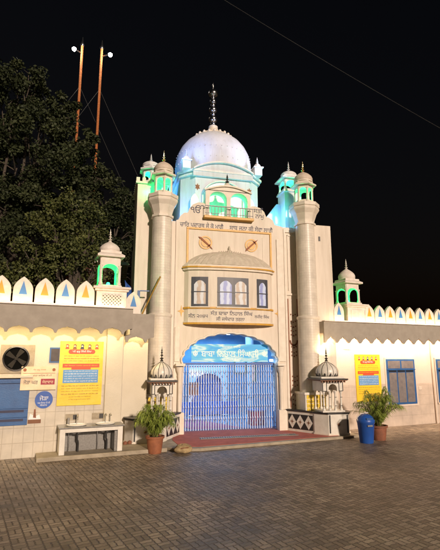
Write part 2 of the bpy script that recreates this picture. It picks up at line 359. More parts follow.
def chhatri(c, hw, zc, ze, zt, parent, m, dm, n=6, cr=.035, eave=1.4, fin=.35, dscale=.95, square=False, finm='goldm'):
    """little domed pavilion: base z c[2], columns up to zc, eave at ze, dome top zt."""
    x, y, z0 = c
    seg = 4 if square else n; rot = PI / 4 if square else PI / n
    R = hw * (1.414 if square else 1.0)
    g = bpy.data.objects.new('chhatri', None)
    MB().lathe([(R * 1.12, 0), (R * 1.12, .05), (R * 1.02, .06)], (x, y, z0), seg, rot=rot).build('chhatri_base', m, parent)
    for i in range(seg):
        a = 2 * PI * i / seg + rot; px, py = x + R * .88 * cos(a), y + R * .88 * sin(a)
        MB().lathe([(cr * 1.4, 0), (cr * 1.4, .05), (cr, .07), (cr, zc - z0 - .1), (cr * 1.5, zc - z0 - .06)], (px, py, z0 + .06), 10).build('post', m, parent, 50)
    if not square: MB().lathe([(R * .98, 0), (R * .98, .07), (R * .90, .07), (R * .90, 0), (R * .98, 0)], (x, y, z0 + .05), seg, rot=rot, caps=False).build('low_parapet', m, parent)
    # arched lintel band between the posts
    mb = MB()
    for i in range(seg):
        a, b = 2 * PI * i / seg + rot, 2 * PI * (i + 1) / seg + rot
        p, q = Vector((x + R * .88 * cos(a), y + R * .88 * sin(a), 0)), Vector((x + R * .88 * cos(b), y + R * .88 * sin(b), 0))
        L = (q - p).length; d = (q - p).normalized(); nrm = Vector((d.y, -d.x, 0))
        T = Matrix(((d.x, -nrm.x, 0, p.x), (d.y, -nrm.y, 0, p.y), (0, 0, 1, 0), (0, 0, 0, 1)))
        dz = (ze - zc) ; lo = zc - L * .22
        pts = [(0, lo)] + [(L - qx, qz) for qx, qz in [(L / 2 + (L / 2 - cr) * cos(PI * k / 10), lo + L * .3 * sin(PI * k / 10)) for k in range(11)]] + [(L, lo), (L, ze), (0, ze)]
        mb.poly(pts, -cr * .6, cr * .6, T)
    mb.build('arch_band', m, parent)
    MB().lathe([(R * .9, 0), (R * eave, .0), (R * eave * 1.02, .035), (R * eave, .05), (R * 1.0, .1), (R * 1.0, .15)], (x, y, ze), seg, rot=rot).build('eave', m, parent)
    rr = hw * dscale; zb = ze + .14
    MB().lathe([(rr * 1.05, 0), (rr * 1.05, .03), (rr * .98, .04)], (x, y, zb), 28).build('dome_ring', m, parent, 40)
    onion((x, y, zb + .03), rr * .97, zt - zb - .03, dm, parent, 16, amp=.02)
    finial((x, y, zt - .02), fin, parent, finm, .055)
    bpy.data.objects.remove(g)

# ================================================================== GROUND
mb = MB(); mb.add([(-120, -60, 0), (120, -60, 0), (120, 160, 0), (-120, 160, 0)], [(0, 1, 2, 3)])
mb.build('ground', 'paver', kind='structure')
MB().plan([(-1.75, -1.98), (-1.2, -2.06), (2.6, -1.42), (3.2, -1.3), (3.2, -.6), (2.1, .6), (-2.3, .6), (-2.3, -1.2)], 0, .065).build('entrance_platform', 'stone', kind='structure', bevel=.01)
c = MB().plan([(-1.62, -1.80), (-1.15, -1.88), (2.6, -1.30), (2.2, -.9), (1.62, -.05), (1.45, .45), (-1.3, .45), (-1.55, -.1), (-1.68, -.9)], .066, .074).build('carpet', 'carpet')
tag(c, 'faded red carpet spread in front of the blue folding gate', 'carpet')
mb = MB()
for i in range(44):
    x = -.98 + i * .058
    mb.box(x, x + .03, -1.04, -.86, .078, .092)
mb.box(-1.0, 1.58, -1.06, -1.04, .078, .094); mb.box(-1.0, 1.58, -.86, -.84, .078, .094); mb.box(-1.0, 1.58, -1.04, -.86, .0755, .077)
g = mb.build('drain_grate', 'steelg'); tag(g, 'long dark drain grating across the red carpet', 'drain grate')

# ================================================================== GATEHOUSE
FR = ID
G = thing('gatehouse', (0, 0, 0), 'tall cream domed temple gatehouse with minaret columns and green lit turrets', 'gatehouse')
cx0, hwid, zs, rise = .07, 1.40, 1.90, .83
foil = arch_pts(cx0, hwid, zs, rise, 156, 13, .035, .92)
# front wall with the gate opening
out = [(-1.56, 0), (cx0 - hwid, 0)] + list(reversed(foil))
out = [(cx0 + hwid, 0), (1.74, 0), (1.74, 5.98), (1.70, 6.02), (1.48, 6.06), (1.42, 6.2), (1.3, 6.28), (1.2, 6.30), (1.14, 6.45), (1.02, 6.56), (.86, 6.60), (.74, 6.6), (.70, 6.56), (.70, 6.14),
       (-.70, 6.14), (-.70, 6.54), (-.76, 6.58), (-.92, 6.58), (-1.08, 6.5), (-1.18, 6.36), (-1.22, 6.24), (-1.34, 6.22), (-1.44, 6.12), (-1.5, 6.0), (-1.56, 5.98), (-1.56, 0), (cx0 - hwid, 0)] + list(reversed(foil))
MB().poly(out, 0, .32).build('front_wall', 'cream', G)
# pavilion over the parapet with two arched openings
def two_arch(x0, x1, z0, ztop):
    a = arch_pts(.335, .265, 6.72, .24, 14); b = arch_pts(-.315, .265, 6.72, .24, 14)
    top = [(x1 + .0, z0)] + [(x1, 6.98)] + [(x1 + .06, 7.0), (x1 + .06, 7.03)]
    n = 12; crv = [(x1 + .04 - (x1 - x0 + .08) * i / n, 6.98 + .15 * sin(PI * i / n)) for i in range(n + 1)]
    pts = [(x1 - .1 + .0, z0), (x1, z0), (x1, 6.98), (x1 + .06, 7.0)] + crv + [(x0 - .06, 7.0), (x0, 6.98), (x0, z0), (b[-1][0], z0)] + list(reversed(b)) + [(b[0][0], z0), (a[-1][0], z0)] + list(reversed(a)) + [(a[0][0], z0)]
    return pts[1:]
MB().poly(two_arch(-.70, .70, 6.14, 0), -.03, .30).build('balcony_pavilion', 'cream_trim', G)
n = 12
cor = [(.73 - 1.46 * i / n, 7.0 + .17 * sin(PI * i / n)) for i in range(n + 1)]
MB().poly(cor + [(x, z - .045) for x, z in reversed(cor)][::1], -.08, .36).build('curved_cornice', 'cream_trim', G)
MB().lathe([(.14, 0), (.10, .08), (.05, .14)], (.0, .1, 7.16), 16).build('finial_base', 'cream_trim', G, 50)
finial((0, .1, 7.28), .34, G, 'black', .07)
MB().box(-.76, .76, -.16, .02, 6.08, 6.16).build('balcony_ledge', 'gold', G, bevel=.01)
rl = MB().box(-.74, .74, -.15, -.125, 6.44, 6.465).box(-.74, .74, -.145, -.13, 6.22, 6.235)
for i in range(16): rl.box(-.74 + i * .0975, -.725 + i * .0975, -.145, -.13, 6.16, 6.44)
rl.build('balcony_railing', 'black', G)
tx = MB(); tx.text('ੴ', -.93, 6.37, h=.25, y=-.006, bold=.024); tx.text('ਸਤਿ', .95, 6.48, h=.17, y=-.006, bold=.024); tx.text('ਨਾਮੁ', .99, 6.27, h=.15, y=-.006, bold=.024)
tx.build('inscription', 'ink', G)
tx = MB(); tx.text('ਚਾਿਰ ਪਦਾਰਥ ਜੇ ਕੋ ਮਾਗੈ', -.80, 5.89, h=.165, w=1.30, y=-.006, bold=.028); tx.text('ਸਾਧ ਜਨਾ ਕੀ ਸੇਵਾ ਲਾਗੈ', .72, 5.89, h=.165, w=1.36, y=-.006, bold=.028)
tx.build('inscription', 'ink', G)
# gold panel frame, emblems, stars
MB().box(-1.25, 1.35, -.03, 0, 5.74, 5.80).box(-1.25, -1.19, -.03, 0, 4.5, 5.74).box(1.29, 1.35, -.03, 0, 4.5, 5.74).build('gold_frame', 'gold', G, bevel=.006)
MB().box(1.06, 1.075, -.012, 0, 4.7, 5.62).box(-1.05, -1.035, -.012, 0, 4.7, 5.62).build('panel_moulding', 'cream_trim', G)
for ex, sgn in ((-.69, 1), (.71, -1)):
    mb = MB(); N = 28
    ring = [(ex + .20 * cos(2 * PI * i / N), 5.36 + .20 * sin(2 * PI * i / N)) for i in range(N)]; rin = [(ex + .155 * cos(2 * PI * i / N), 5.36 + .155 * sin(2 * PI * i / N)) for i in range(N)]
    vs = [(x, -.02, z) for x, z in ring + rin]; mb.add(vs, [(i, (i + 1) % N, (i + 1) % N + N, i + N) for i in range(N)])
    mb.poly([(ex + .13 * cos(2 * PI * i / N), 5.36 + .13 * sin(2 * PI * i / N)) for i in range(N)], -.016, 0)
    e = mb.build('emblem', 'gold', G)
    T = Matrix.Translation((ex, 0, 5.36)) @ Matrix.Rotation(sgn * rad(42), 4, 'Y')
    MB().poly([(-.27, -.02), (-.2, -.03), (.16, -.02), (.29, .0), (.16, .025), (-.2, .025)], -.032, -.021, T).box(.12, .15, -.032, -.02, -.06, .06, T).build('sword', 'terra', e)
for sx_ in (-1.37, 1.51):
    MB().poly([(sx_ + (.14 if i % 2 == 0 else .045) * sin(2 * PI * i / 8) * (.8 if i % 4 else .8), 3.34 + (.17 if i % 2 == 0 else .05) * cos(2 * PI * i / 8)) for i in reversed(range(8))], -.012, 0).build('star', 'gold', G)
# bay window
bp = [(-1.30, .0), (-1.20, -.20), (-.95, -.33), (-.60, -.43), (-.2, -.485), (.12, -.49), (.42, -.47), (.75, -.41), (1.05, -.31), (1.24, -.18), (1.34, .0)]
bp = [(x_, y_ * .62) for x_, y_ in bp]
def off(pts, d, cx=.02):
    o = []
    for i, p in enumerate(pts):
        a = Vector(pts[max(0, i - 1)]); b = Vector(pts[min(len(pts) - 1, i + 1)]); t = (b - a).normalized(); nrm = Vector((t.y, -t.x)); q = Vector(p) + nrm * d; o.append((q.x, min(q.y, .0)))
    return o
MB().plan(bp, 3.0, 4.58).build('bay_window', 'cream', G)
for z0, z1, d, m_ in ((2.97, 3.02, .02, 'gold'), (3.40, 3.45, .03, 'gold'), (3.02, 3.05, .02, 'cream_trim'), (4.56, 4.60, .09, 'gold'), (4.50, 4.56, .06, 'cream_trim'), (4.60, 4.65, .06, 'cream_trim')):
    MB().plan(off(bp, d), z0, z1).build('bay_moulding', m_, G)
MB().lathe([(1.30 * a, b) for a, b in ((1, 0), (.97, .05), (.9, .14), (.78, .26), (.6, .36), (.4, .42), (.2, .45), (.06, .46))], (0, 0, 0), 60, 44, .03, PI, 2 * PI).build('tmp', 'domecap', G)
o = [x for x in S.objects if x.name == 'tmp'][0]; o.name = 'bay_dome'; o.location = (.02, .0, 4.65); o.scale = (1.02, .29, 1)
for k in range(9):
    a = PI + PI * (k + .5) / 9
MB().lathe([(.09, 0), (.07, .05), (.03, .09), (.035, .13), (.01, .2)], (.02, -.04, 5.09), 12).build('bay_finial', 'domecap', G, 50)
for i in range(11):
    x = -.30 + .064 * i
    MB().lathe([(.025, 0), (.03, .03), (.004, .07)], (x, -.11, 5.06 - .22 * x * x), 8).build('crest_bead', 'domecap', G, 50)
def bay_map(push):
    xs = [p[0] for p in bp]
    def f(x, z):
        x = max(xs[0] + .01, min(xs[-1] - .01, x))
        for i in range(len(bp) - 1):
            if bp[i][0] <= x <= bp[i + 1][0]:
                t = (x - bp[i][0]) / (bp[i + 1][0] - bp[i][0]); return (x, bp[i][1] + t * (bp[i + 1][1] - bp[i][1]) - push, z)
    return f
def fineslab(mb, x0, x1, z0, z1, push, m, n=4):
    f = bay_map(push); g_ = bay_map(push - .03); vs = []; 
    for i in range(n + 1):
        x = x0 + (x1 - x0) * i / n; vs += [f(x, z0), f(x, z1), g_(x, z0), g_(x, z1)]
    fs = [(0, 1, 3, 2), (4 * n, 4 * n + 2, 4 * n + 3, 4 * n + 1)]
    for i in range(n):
        a = 4 * i; b = a + 4; fs += [(a, b, b + 1, a + 1), (a + 2, a + 3, b + 3, b + 2), (a + 1, b + 1, b + 3, a + 3), (a, a + 2, b + 2, b)]
    return mb.add(vs, fs)
for wx0, wx1, cols in ((-1.12, -.66, ('curtO',)), (-.40, .52, ('curtB', 'curtO')), (.78, 1.14, ('curtB',))):
    mid = (wx0 + wx1) / 2; z0, z1 = 3.46, 4.30
    w = fineslab(MB(), wx0, wx1, z0, z1, .012, None, 4).build('window', 'frame', G)
    bounds = [(wx0 + .07, wx1 - .07)] if len(cols) == 1 else [(wx0 + .07, mid - .05), (mid + .05, wx1 - .07)]
    for (a, b), cm in zip(bounds, cols):
        f = bay_map(.018); n_ = 6; vs = []; 
        for i in range(n_ + 1):
            x = a + (b - a) * i / n_; t = abs(2 * i / n_ - 1); top = z1 - .10 - .12 * t ** 2.2
            vs += [f(x, z0 + .07), f(x, top)]
        MB().add(vs, [(2 * i, 2 * i + 2, 2 * i + 3, 2 * i + 1) for i in range(n_)]).build('pane', cm, w)
    fineslab(MB(), wx0, wx1, 3.86, 3.89, .024, None).build('glazing_bar', 'frame', w)
    fineslab(MB(), wx0 - .04, wx1 + .04, 3.43, 3.46, .05, None).build('sill', 'cream_trim', w)
tx = MB(); tx.text('ਸੰਨ ੨੦੪੫', -.93, 3.21, h=.13, w=.52, map=bay_map(.006), bold=.026); tx.text('ਸੰਤ ਬਾਬਾ ਿਨਹਾਲ ਿਸੰਘ', .02, 3.29, h=.13, w=1.22, map=bay_map(.006), bold=.026)
tx.text('ਜੀ ਜਥੇਦਾਰ ਤਰਨਾ', -.02, 3.13, h=.12, w=.82, map=bay_map(.006), bold=.026); tx.text('ਸ਼ਹੀਦ ਿਸੰਘ', .94, 3.21, h=.12, w=.48, map=bay_map(.006), bold=.026)
tx.build('inscription', 'ink', G)
# rope trim round the multifoil arch
rp = [(x, -.03, z) for x, z in arch_pts(cx0, hwid + .03, zs, rise + .03, 156, 13, .03, .92)]
MB().tube(rp, .028, 8).build('arch_trim', 'marble', G, 60)
for jx in (cx0 - hwid - .06, cx0 + hwid + .06):
    MB().lathe([(.10, 0), (.10, .1), (.075, .14), (.085, .24), (.055, .34), (.055, 1.45), (.07, 1.5), (.06, 1.55), (.10, 1.66), (.11, 1.74)], (jx, -.06, .07), 16).build('colonnette', 'cream_trim', G, 50)
    MB().box(jx - .13, jx + .13, -.19, -.002, 1.83, 1.90).build('colonnette_capital', 'cream_trim', G, bevel=.008)
    MB().box(jx - .12, jx + .12, -.17, -.002, 0.0, .62).build('colonnette_plinth', 'cream_trim', G, bevel=.008)
# side pilasters and carved jamb panels to the right
MB().box(1.742, 2.32, .04, .35, 0, 6.02).build('side_panel', 'cream', G)
MB().box(-1.86, -1.562, .04, .35, 0, 5.96).build('side_panel', 'cream', G)
MB().box(1.742, 1.80, -.02, .038, 0, 5.95).box(2.20, 2.26, -.02, .038, 0, 6.0).box(1.80, 2.20, -.0, .038, 5.85, 5.95).box(1.80, 2.20, -.0, .038, 3.9, 3.96).box(1.87, 1.90, .015, .038, 4.05, 5.78).box(2.11, 2.14, .015, .038, 4.05, 5.78).box(1.87, 2.14, .015, .038, 5.74, 5.78).build('pilaster', 'cream_trim', G, bevel=.008)
MB().box(1.50, 1.72, -.03, -.002, 1.95, 5.6).build('pilaster', 'cream_trim', G, bevel=.01)
MB().box(-1.54, -1.40, -.03, -.002, 1.95, 2.9).build('pilaster', 'cream_trim', G, bevel=.01)
for z in (3.3, 3.1, 2.95, 2.82, 2.7, 2.35, 2.2, 2.1, 1.5, 1.38, 1.25, .98, .85, .72):
    mb = MB(); r = random.uniform(.018, .032); mb.lathe([(r, 0), (r * .6, .012)], (2.0, .0, 0), 8)
    for i in range(len(mb.v) - 16, len(mb.v)):
        p = mb.v[i]; mb.v[i] = Vector((2.0 + (p.x - 2.0), .032 - p.z, z + p.y))
    for sx_ in (-.07, .07):
        mb.poly([(2.0 + sx_ + .02 * cos(t), z + .03 + .025 * sin(t)) for t in (0, 1.2, 2.4, 3.6, 4.8)], .025, .037)
    mb.build('carved_ornament', 'terra2', G)
mb = MB()
for t in range(14):
    a = PI * t / 13 + PI; mb.poly([(2.0 + .11 * cos(a) + d[0], 2.55 + .13 * sin(a) + d[1]) for d in ((-.02, -.02), (.02, -.02), (.02, .02), (-.02, .02))], .025, .037)
mb.build('carved_ornament', 'terra2', G)
MB().box(1.84, 1.86, .02, .038, .66, 3.8).box(2.13, 2.15, .02, .038, .66, 3.8).build('panel_border', 'terra', G)

def minaret(cx, cy, z_flare0=6.03, z_flare1=6.65):
    r = .29
    MB().lathe([(r * 1.08, 0), (r * 1.08, 2.05)], (cx, cy, 1.12), 32).build('lower_column', 'column', G, 40, org=(cx, cy, 0))
    MB().lathe([(r * 1.1, 0), (r * 1.16, .03), (r * 1.16, .07), (r * 1.06, .1)], (cx, cy, 3.15), 32).build('column_ring', 'cream_trim', G, 40)
    MB().lathe([(r, 0), (r * .97, z_flare0 - 3.25)], (cx, cy, 3.25), 32).build('column', 'column', G, 40, org=(cx, cy, 0))
    MB().box(cx - .33, cx + .33, cy - .33, cy + .33, 0, 1.05).box(cx - .36, cx + .36, cy - .36, cy + .36, 1.05, 1.12).build('column_base', 'marble', G, bevel=.01)
    H = z_flare1 - z_flare0
    MB().lathe([(.28, -.06), (.33, -.04), (.33, .02), (.28, .04), (.30, .12), (.36, .3), (.44, .42), (.45, .46), (.43, .50), (.46, .52), (.46, H), (.3, H + .005)], (cx, cy, z_flare0), 8, rot=PI / 8).build('flared_capital', 'cream_trim', G)
    chhatri((cx, cy, z_flare1), .29, 7.14, 7.24, 7.74, G, 'cream_trim', 'duncap', 6, .032, 1.34, .38)
    MB().lathe([(.03, 0), (.045, .04), (.03, .08)], (cx, cy, z_flare1 + .07), 10).build('green_lamp', 'greenb', G, 50)
    light('POINT', 'green_light', (cx, cy, z_flare1 + .24), (.0, 1, .24), 11, shadow_soft_size=.04)
minaret(-1.96, .0); minaret(2.33, -.30)

# towers behind the minarets
MB().box(-2.68, -1.80, .3, 1.7, 0, 7.12).build('side_tower', 'cream', G, bevel=.012)
MB().box(2.34, 3.12, -.42, 1.2, 0, 6.02).build('side_tower', 'cream', G, bevel=.012)
MB().box(2.34 + .36, 2.34 + .42, -.43, -.421, 5.52, 5.66).build('vent_hole', 'black', G)
mb = MB().box(-2.73, -1.75, .25, 1.75, 7.12, 7.18)
for i in range(6): mb.box(-2.72 + i * .175, -2.62 + i * .175, .26, .34, 7.18, 7.30)
for i in range(8): mb.box(-2.72, -2.64, .40 + i * .175, .50 + i * .175, 7.18, 7.30)
mb.build('tower_parapet', 'cream_trim', G)
chhatri((-2.26, .9, 7.30), .27, 7.68, 7.76, 8.12, G, 'white', 'white', 6, .03, 1.38, .28, finm='white')
light('POINT', 'green_light', (-2.26, .9, 7.5), (.0, 1, .24), 9, shadow_soft_size=.04)
MB().box(2.08, 2.66, .62, 1.2, 5.9, 7.44).box(2.04, 2.70, .58, 1.24, 7.44, 7.50).build('turret_pier', 'white', G, bevel=.01)
chhatri((2.37, .9, 7.50), .27, 7.84, 7.92, 8.30, G, 'white', 'white', 4, .032, 1.35, .36, square=True, finm='white')
light('POINT', 'green_light', (2.37, .9, 7.7), (.0, 1, .24), 9, shadow_soft_size=.04)
MB().poly([(1.52, 5.9), (2.08, 5.9), (2.08, 7.12), (1.95, 7.12), (1.52, 6.55)], 1.0, 1.15).build('sloped_parapet', 'white', G)
MB().box(-2.6, 2.6, .33, 4.2, 5.70, 5.86).box(-2.6, -2.4, 1.7, 4.2, 0, 5.70).box(2.4, 2.6, 1.2, 4.2, 0, 5.70).box(-2.4, 2.4, 4.0, 4.2, 0, 5.7).build('roof_slab', 'white', G)

# drum
dcx, dcy, hw, ch = .08, 2.28, 1.33, .42
dp = [(dcx - hw + ch, dcy - hw), (dcx + hw - ch * .6, dcy - hw), (dcx + hw, dcy - hw + ch), (dcx + hw, dcy + hw - ch), (dcx + hw - ch, dcy + hw), (dcx - hw + ch, dcy + hw), (dcx - hw, dcy + hw - ch), (dcx - hw, dcy - hw + ch)]
dp[1] = (dcx + hw - ch, dcy - hw)
DR = MB().plan(dp, 5.86, 8.02).build('drum', 'domewhite', G)
MB().plan([(dcx + (x - dcx) * 1.05, dcy + (y - dcy) * 1.05) for x, y in dp], 7.86, 7.93).plan([(dcx + (x - dcx) * 1.09, dcy + (y - dcy) * 1.09) for x, y in dp], 7.96, 8.03).build('drum_cornice', 'white', G)
n = 16; cv = [(dcx + 1.0 - 2.0 * i / n, 7.98 + .30 * sin(PI * i / n) ** .8) for i in range(n + 1)]
MB().poly(cv + [(dcx - 1.0, 7.8), (dcx + 1.0, 7.8)], dcy - hw - .10, dcy - hw - .003).build('curved_gable', 'domewhite', G)
MB().poly([(x, z + .05) for x, z in cv] + [(x, z) for x, z in reversed(cv)], dcy - hw - .20, dcy - hw - .0).build('gable_eave', 'white', G)
ar = arch_pts(dcx, .62, 7.15, .5, 20)
MB().poly([(dcx - .62, 6.3), (dcx + .62, 6.3)] + ar, dcy - hw - .02, dcy - hw - .004).build('blind_arch', 'marble', G)
MB().tube([(dcx + .68, dcy - hw - .03, 6.3)] + [(x, dcy - hw - .03, z) for x, z in arch_pts(dcx, .68, 7.15, .56, 20)] + [(dcx - .68, dcy - hw - .03, 6.3)], .035, 8).build('arch_moulding', 'white', G, 60)
for ax in (-.93, .93):
    MB().poly([(dcx + ax - .13, 6.5), (dcx + ax + .13, 6.5)] + ogee(dcx + ax, .13, 6.95, .26), dcy - hw + .0 - .02, dcy - hw - .004).build('niche', 'glassdark' if 0 else 'marble', G)
# floral medallions
for ax in (-.84, .90):
    MB().poly([(dcx + ax + .09 * cos(t) * (1 if i % 2 else .55), 7.45 + .12 * sin(t) * (1 if i % 2 else .55)) for i, t in enumerate([2 * PI * k / 12 for k in range(12)])], dcy - hw - .012, dcy - hw - .003).build('painted_flower', 'terra', G)
for tx_, ty_ in ((-1.13, .98), (1.28, .98), (1.36, 3.5), (-1.2, 3.5)):
    MB().box(tx_ - .13, tx_ + .13, ty_ - .13, ty_ + .13, 8.02, 8.28).box(tx_ - .17, tx_ + .17, ty_ - .17, ty_ + .17, 8.28, 8.32).build('corner_turret', 'white', G, bevel=.008)
    onion((tx_, ty_, 8.32), .11, .18, 'white', G, name='turret_dome', seg=20)
    finial((tx_, ty_, 8.49), .22, G, 'white', .045)
# great dome
dz = 7.98; dcy2 = 2.25
MB().lathe([(1.25, -.3), (1.25, .0), (1.31, .02), (1.31, .06), (1.25, .09)], (dcx - .03, dcy2, dz), 64).build('dome_collar', 'white', G, 35)
DP = [(.96 * a_, b_) for a_, b_ in [(1.30, .08), (1.37, .28), (1.41, .55), (1.40, .82), (1.33, 1.12), (1.21, 1.37), (1.03, 1.60), (.80, 1.79), (.55, 1.92), (.36, 1.99), (.26, 2.01)]]
MB().lathe(DP, (dcx - .03, dcy2, dz), 72).build('great_dome', 'domewhite', G, 60)
def ring_of(nm, R, z, n, r, m):
    mb = MB()
    for i in range(n):
        a = 2 * PI * i / n; mb.lathe([(r * .6, -r), (r, -r * .3), (r, r * .3), (r * .5, r)], (dcx - .03 + R * cos(a), dcy2 + R * sin(a), z), 8)
    return mb.build(nm, m, G, 60)
ring_of('bead_ring', 1.36, dz + .60, 44, .014, 'white'); ring_of('bead_ring', 1.32, dz + 1.0, 44, .012, 'white')
ring_of('bead_ring', .66, dz + 1.88, 22, .05, 'cream_trim')
mb = MB()
for i in range(22):
    a = 2 * PI * i / 22
    T = Matrix.Translation((dcx - .03, dcy2, dz + 1.83)) @ Matrix.Rotation(a, 4, 'Z') @ Matrix.Translation((.60, 0, 0)) @ Matrix.Rotation(rad(25), 4, 'Y')
    mb.add([(.0, -.085, .06), (.0, .085, .06), (.12, .07, -.0), (.17, 0, .02), (.12, -.07, .0), (.06, 0, .09)], [(0, 4, 5), (4, 3, 5), (3, 2, 5), (2, 1, 5), (1, 0, 5)], T)
mb.build('lotus_petals', 'cream_trim', G)
MB().lathe([(.60, 1.87), (.58, 1.94), (.30, 2.04), (.24, 2.08), (.16, 2.32), (.17, 2.36), (.06, 2.4)], (dcx - .03, dcy2, dz), 24).build('lotus_cap', 'cream_trim', G, 50)
P = [(.05, 0)]; z = 0; FS = 1.22
for rr, hh in ((.08, .12), (.13, .22), (.06, .1), (.12, .2), (.06, .1), (.09, .16), (.04, .08)):
    for k in range(7):
        a = PI * k / 6; P.append((.022 + rr * sin(a), z + hh * (1 - cos(a)) / 2))
    z += hh
P += [(.02, z), (.14, z + .03), (.17, z + .08), (.15, z + .18), (.08, z + .22), (.03, z + .24), (.015, z + .32), (.03, z + .36), (.003, z + .5)]
MB().lathe([(a_ * 1.08, b_ * FS) for a_, b_ in P], (dcx - .03, dcy2, dz + 2.38), 18).build('great_finial', 'steel', G, 50)

# donor plaques on the column bases
for bx, by in ((-1.96, .0), (2.33, -.30)):
    for i in range(4):
        z0 = .60 + i * .115
        pq = MB().box(bx - .29, bx + .29, by - .345, by - .332, z0, z0 + .10).build('donor_plaque', 'yellow', G)
        MB().text('ਸੇਵਾ ਕਰਵਾਈ ਪਿਰਵਾਰ', bx, z0 + .05, h=.055, w=.5, y=by - .348, bold=.03).build('plaque_text', 'black', pq)

# gate arch infill: lintel, folding gate, hall inside
MB().box(-1.345, 1.485, .20, .27, 1.86, 1.92).build('gate_lintel', 'gatedk', G)
gate = MB().box(-1.33, 1.47, .235, .255, .10, .13).build('folding_gate', 'gatedk', G)
MB().box(-1.33, 1.47, .235, .255, 1.80, 1.83).build('top_rail', 'gatedk', gate)
nb = 40
for i in range(nb):
    x = -1.31 + 2.77 * i / (nb - 1)
    MB().box(x - .013, x + .013, .20, .226, .10, 1.855).build('bar', 'gatebar', gate)
xs = [-1.31 + 2.77 * i / (nb - 1) for i in range(nb)]
for z in (.30, .62, .94, 1.26, 1.58):
    mb = MB()
    for i in range(nb - 2):
        a, b = (z - .09, z + .09) if i % 2 == 0 else (z + .09, z - .09)
        d = .009; mb.add([(xs[i], .229, a - d), (xs[i + 2], .229, b - d), (xs[i + 2], .229, b + d), (xs[i], .229, a + d), (xs[i], .235, a - d), (xs[i + 2], .235, b - d), (xs[i + 2], .235, b + d), (xs[i], .235, a + d)], [(0, 1, 2, 3), (7, 6, 5, 4), (0, 4, 5, 1), (3, 2, 6, 7)])
    mb.build('lattice', 'gatedk', gate)
for z in (.40, .72, 1.04, 1.36, 1.68):
    mb = MB()
    for x in xs: mb.lathe([(.012, -.035), (.024, 0), (.012, .035)], (x, .19, z), 6)
    mb.build('boss_row', 'gatebar', gate)
for x in (-1.15, -.95, 1.3): pass
# hall
MB().add([(-2.3, .33, .07), (2.35, .33, .07), (2.35, 4.0, .07), (-2.3, 4.0, .07)], [(0, 1, 2, 3)]).build('hall_floor', 'infloor', G)
MB().add([(-2.3, 3.95, .07), (2.35, 3.95, .07), (2.35, 3.95, 2.9), (-2.3, 3.95, 2.9)], [(0, 1, 2, 3)]).add([(-2.3, .33, .07), (-2.3, 3.95, .07), (-2.3, 3.95, 2.9), (-2.3, .33, 2.9)], [(0, 1, 2, 3)]).add([(2.35, 3.95, .07), (2.35, .33, .07), (2.35, .33, 2.9), (2.35, 3.95, 2.9)], [(0, 1, 2, 3)]).add([(-2.3, .33, 2.9), (-2.3, 3.95, 2.9), (2.35, 3.95, 2.9), (2.35, .33, 2.9)], [(0, 1, 2, 3)]).build('hall_wall', 'inwall', G)
MB().poly([(-.5, .1), (-.32, .1), (-.32, 1.15)] + list(reversed([(.18 + .5 * cos(PI * i / 14), 1.15 + .38 * sin(PI * i / 14)) for i in range(15)])) + [(.68, .1), (.86, .1), (.86, 1.9), (-.5, 1.9)], 3.4, 3.5).build('inner_arch', 'whitep', G)
MB().box(-.32, .68, 3.6, 3.62, .1, 1.6).build('dark_doorway', 'gatedk', G)
for x in (-1.75, 1.45): MB().lathe([(.14, 0), (.14, .1), (.09, .14), (.09, 2.3), (.14, 2.4), (.14, 2.83)], (x, 2.6, .07), 16).build('hall_pillar', 'whitep', G, 50)
for x in (-.9, .2, 1.2): MB().box(x - .35, x + .35, 1.6, 1.66, 2.80, 2.85).build('tube_lamp', 'cool', G)
for x, z_, w_, h2 in ((-1.6, 1.35, .5, .7), (1.5, 1.5, .45, .6), (1.95, 1.2, .3, .9)):
    fr_ = MB().box(x - w_ / 2, x + w_ / 2, 3.90, 3.945, z_, z_ + h2).build('picture_frame', 'goldm', G); MB().box(x - w_ / 2 + .04, x + w_ / 2 - .04, 3.89, 3.899, z_ + .04, z_ + h2 - .04).build('picture', 'curtO' if x > 1.7 else 'whitep', fr_)
for z_ in (.5, .8): MB().tube([(.62, 1.9, z_), (2.2, 1.9, z_)], .02, 8).build('hall_rail', 'steel', G)
# things inside the hall
t = thing('barrier', (0, 1.0, .07), 'low bright blue cloth barrier behind the left half of the gate', 'barrier')
MB().box(-1.35, .55, 1.0, 1.05, .42, .78).build('cloth', 'cloth', t)
for x in (-1.3, -.4, .5): MB().box(x - .02, x + .02, 1.06, 1.10, .07, .80).build('post', 'steel', t)
r = MB().plan([(-.9, .5), (.6, .5), (-.5, 2.9), (-1.6, 2.9)], .075, .083).build('floor_rug', 'pinkrug'); tag(r, 'maroon rug running back across the hall floor behind the gate', 'rug')
t = thing('wall_cabinet', (1.05, 1.0, .07), 'low dark red cupboard standing inside at the right end of the gate', 'cabinet')
MB().box(.95, 1.40, .95, 1.3, .07, .48).build('cabinet_body', 'maroon', t, bevel=.01); MB().box(.93, 1.42, .93, 1.32, .48, .51).build('cabinet_top', 'gatedk', t)
t = thing('notice_stand', (-.62, 2.0, .07), 'slim pinkish notice stand inside behind the gate bars', 'notice stand')
MB().box(-.66, -.58, 2.0, 2.03, .07, 1.3).build('stand_post', 'steel', t); MB().box(-.8, -.44, 1.98, 2.0, .9, 1.3).build('notice_panel', 'terra', t)
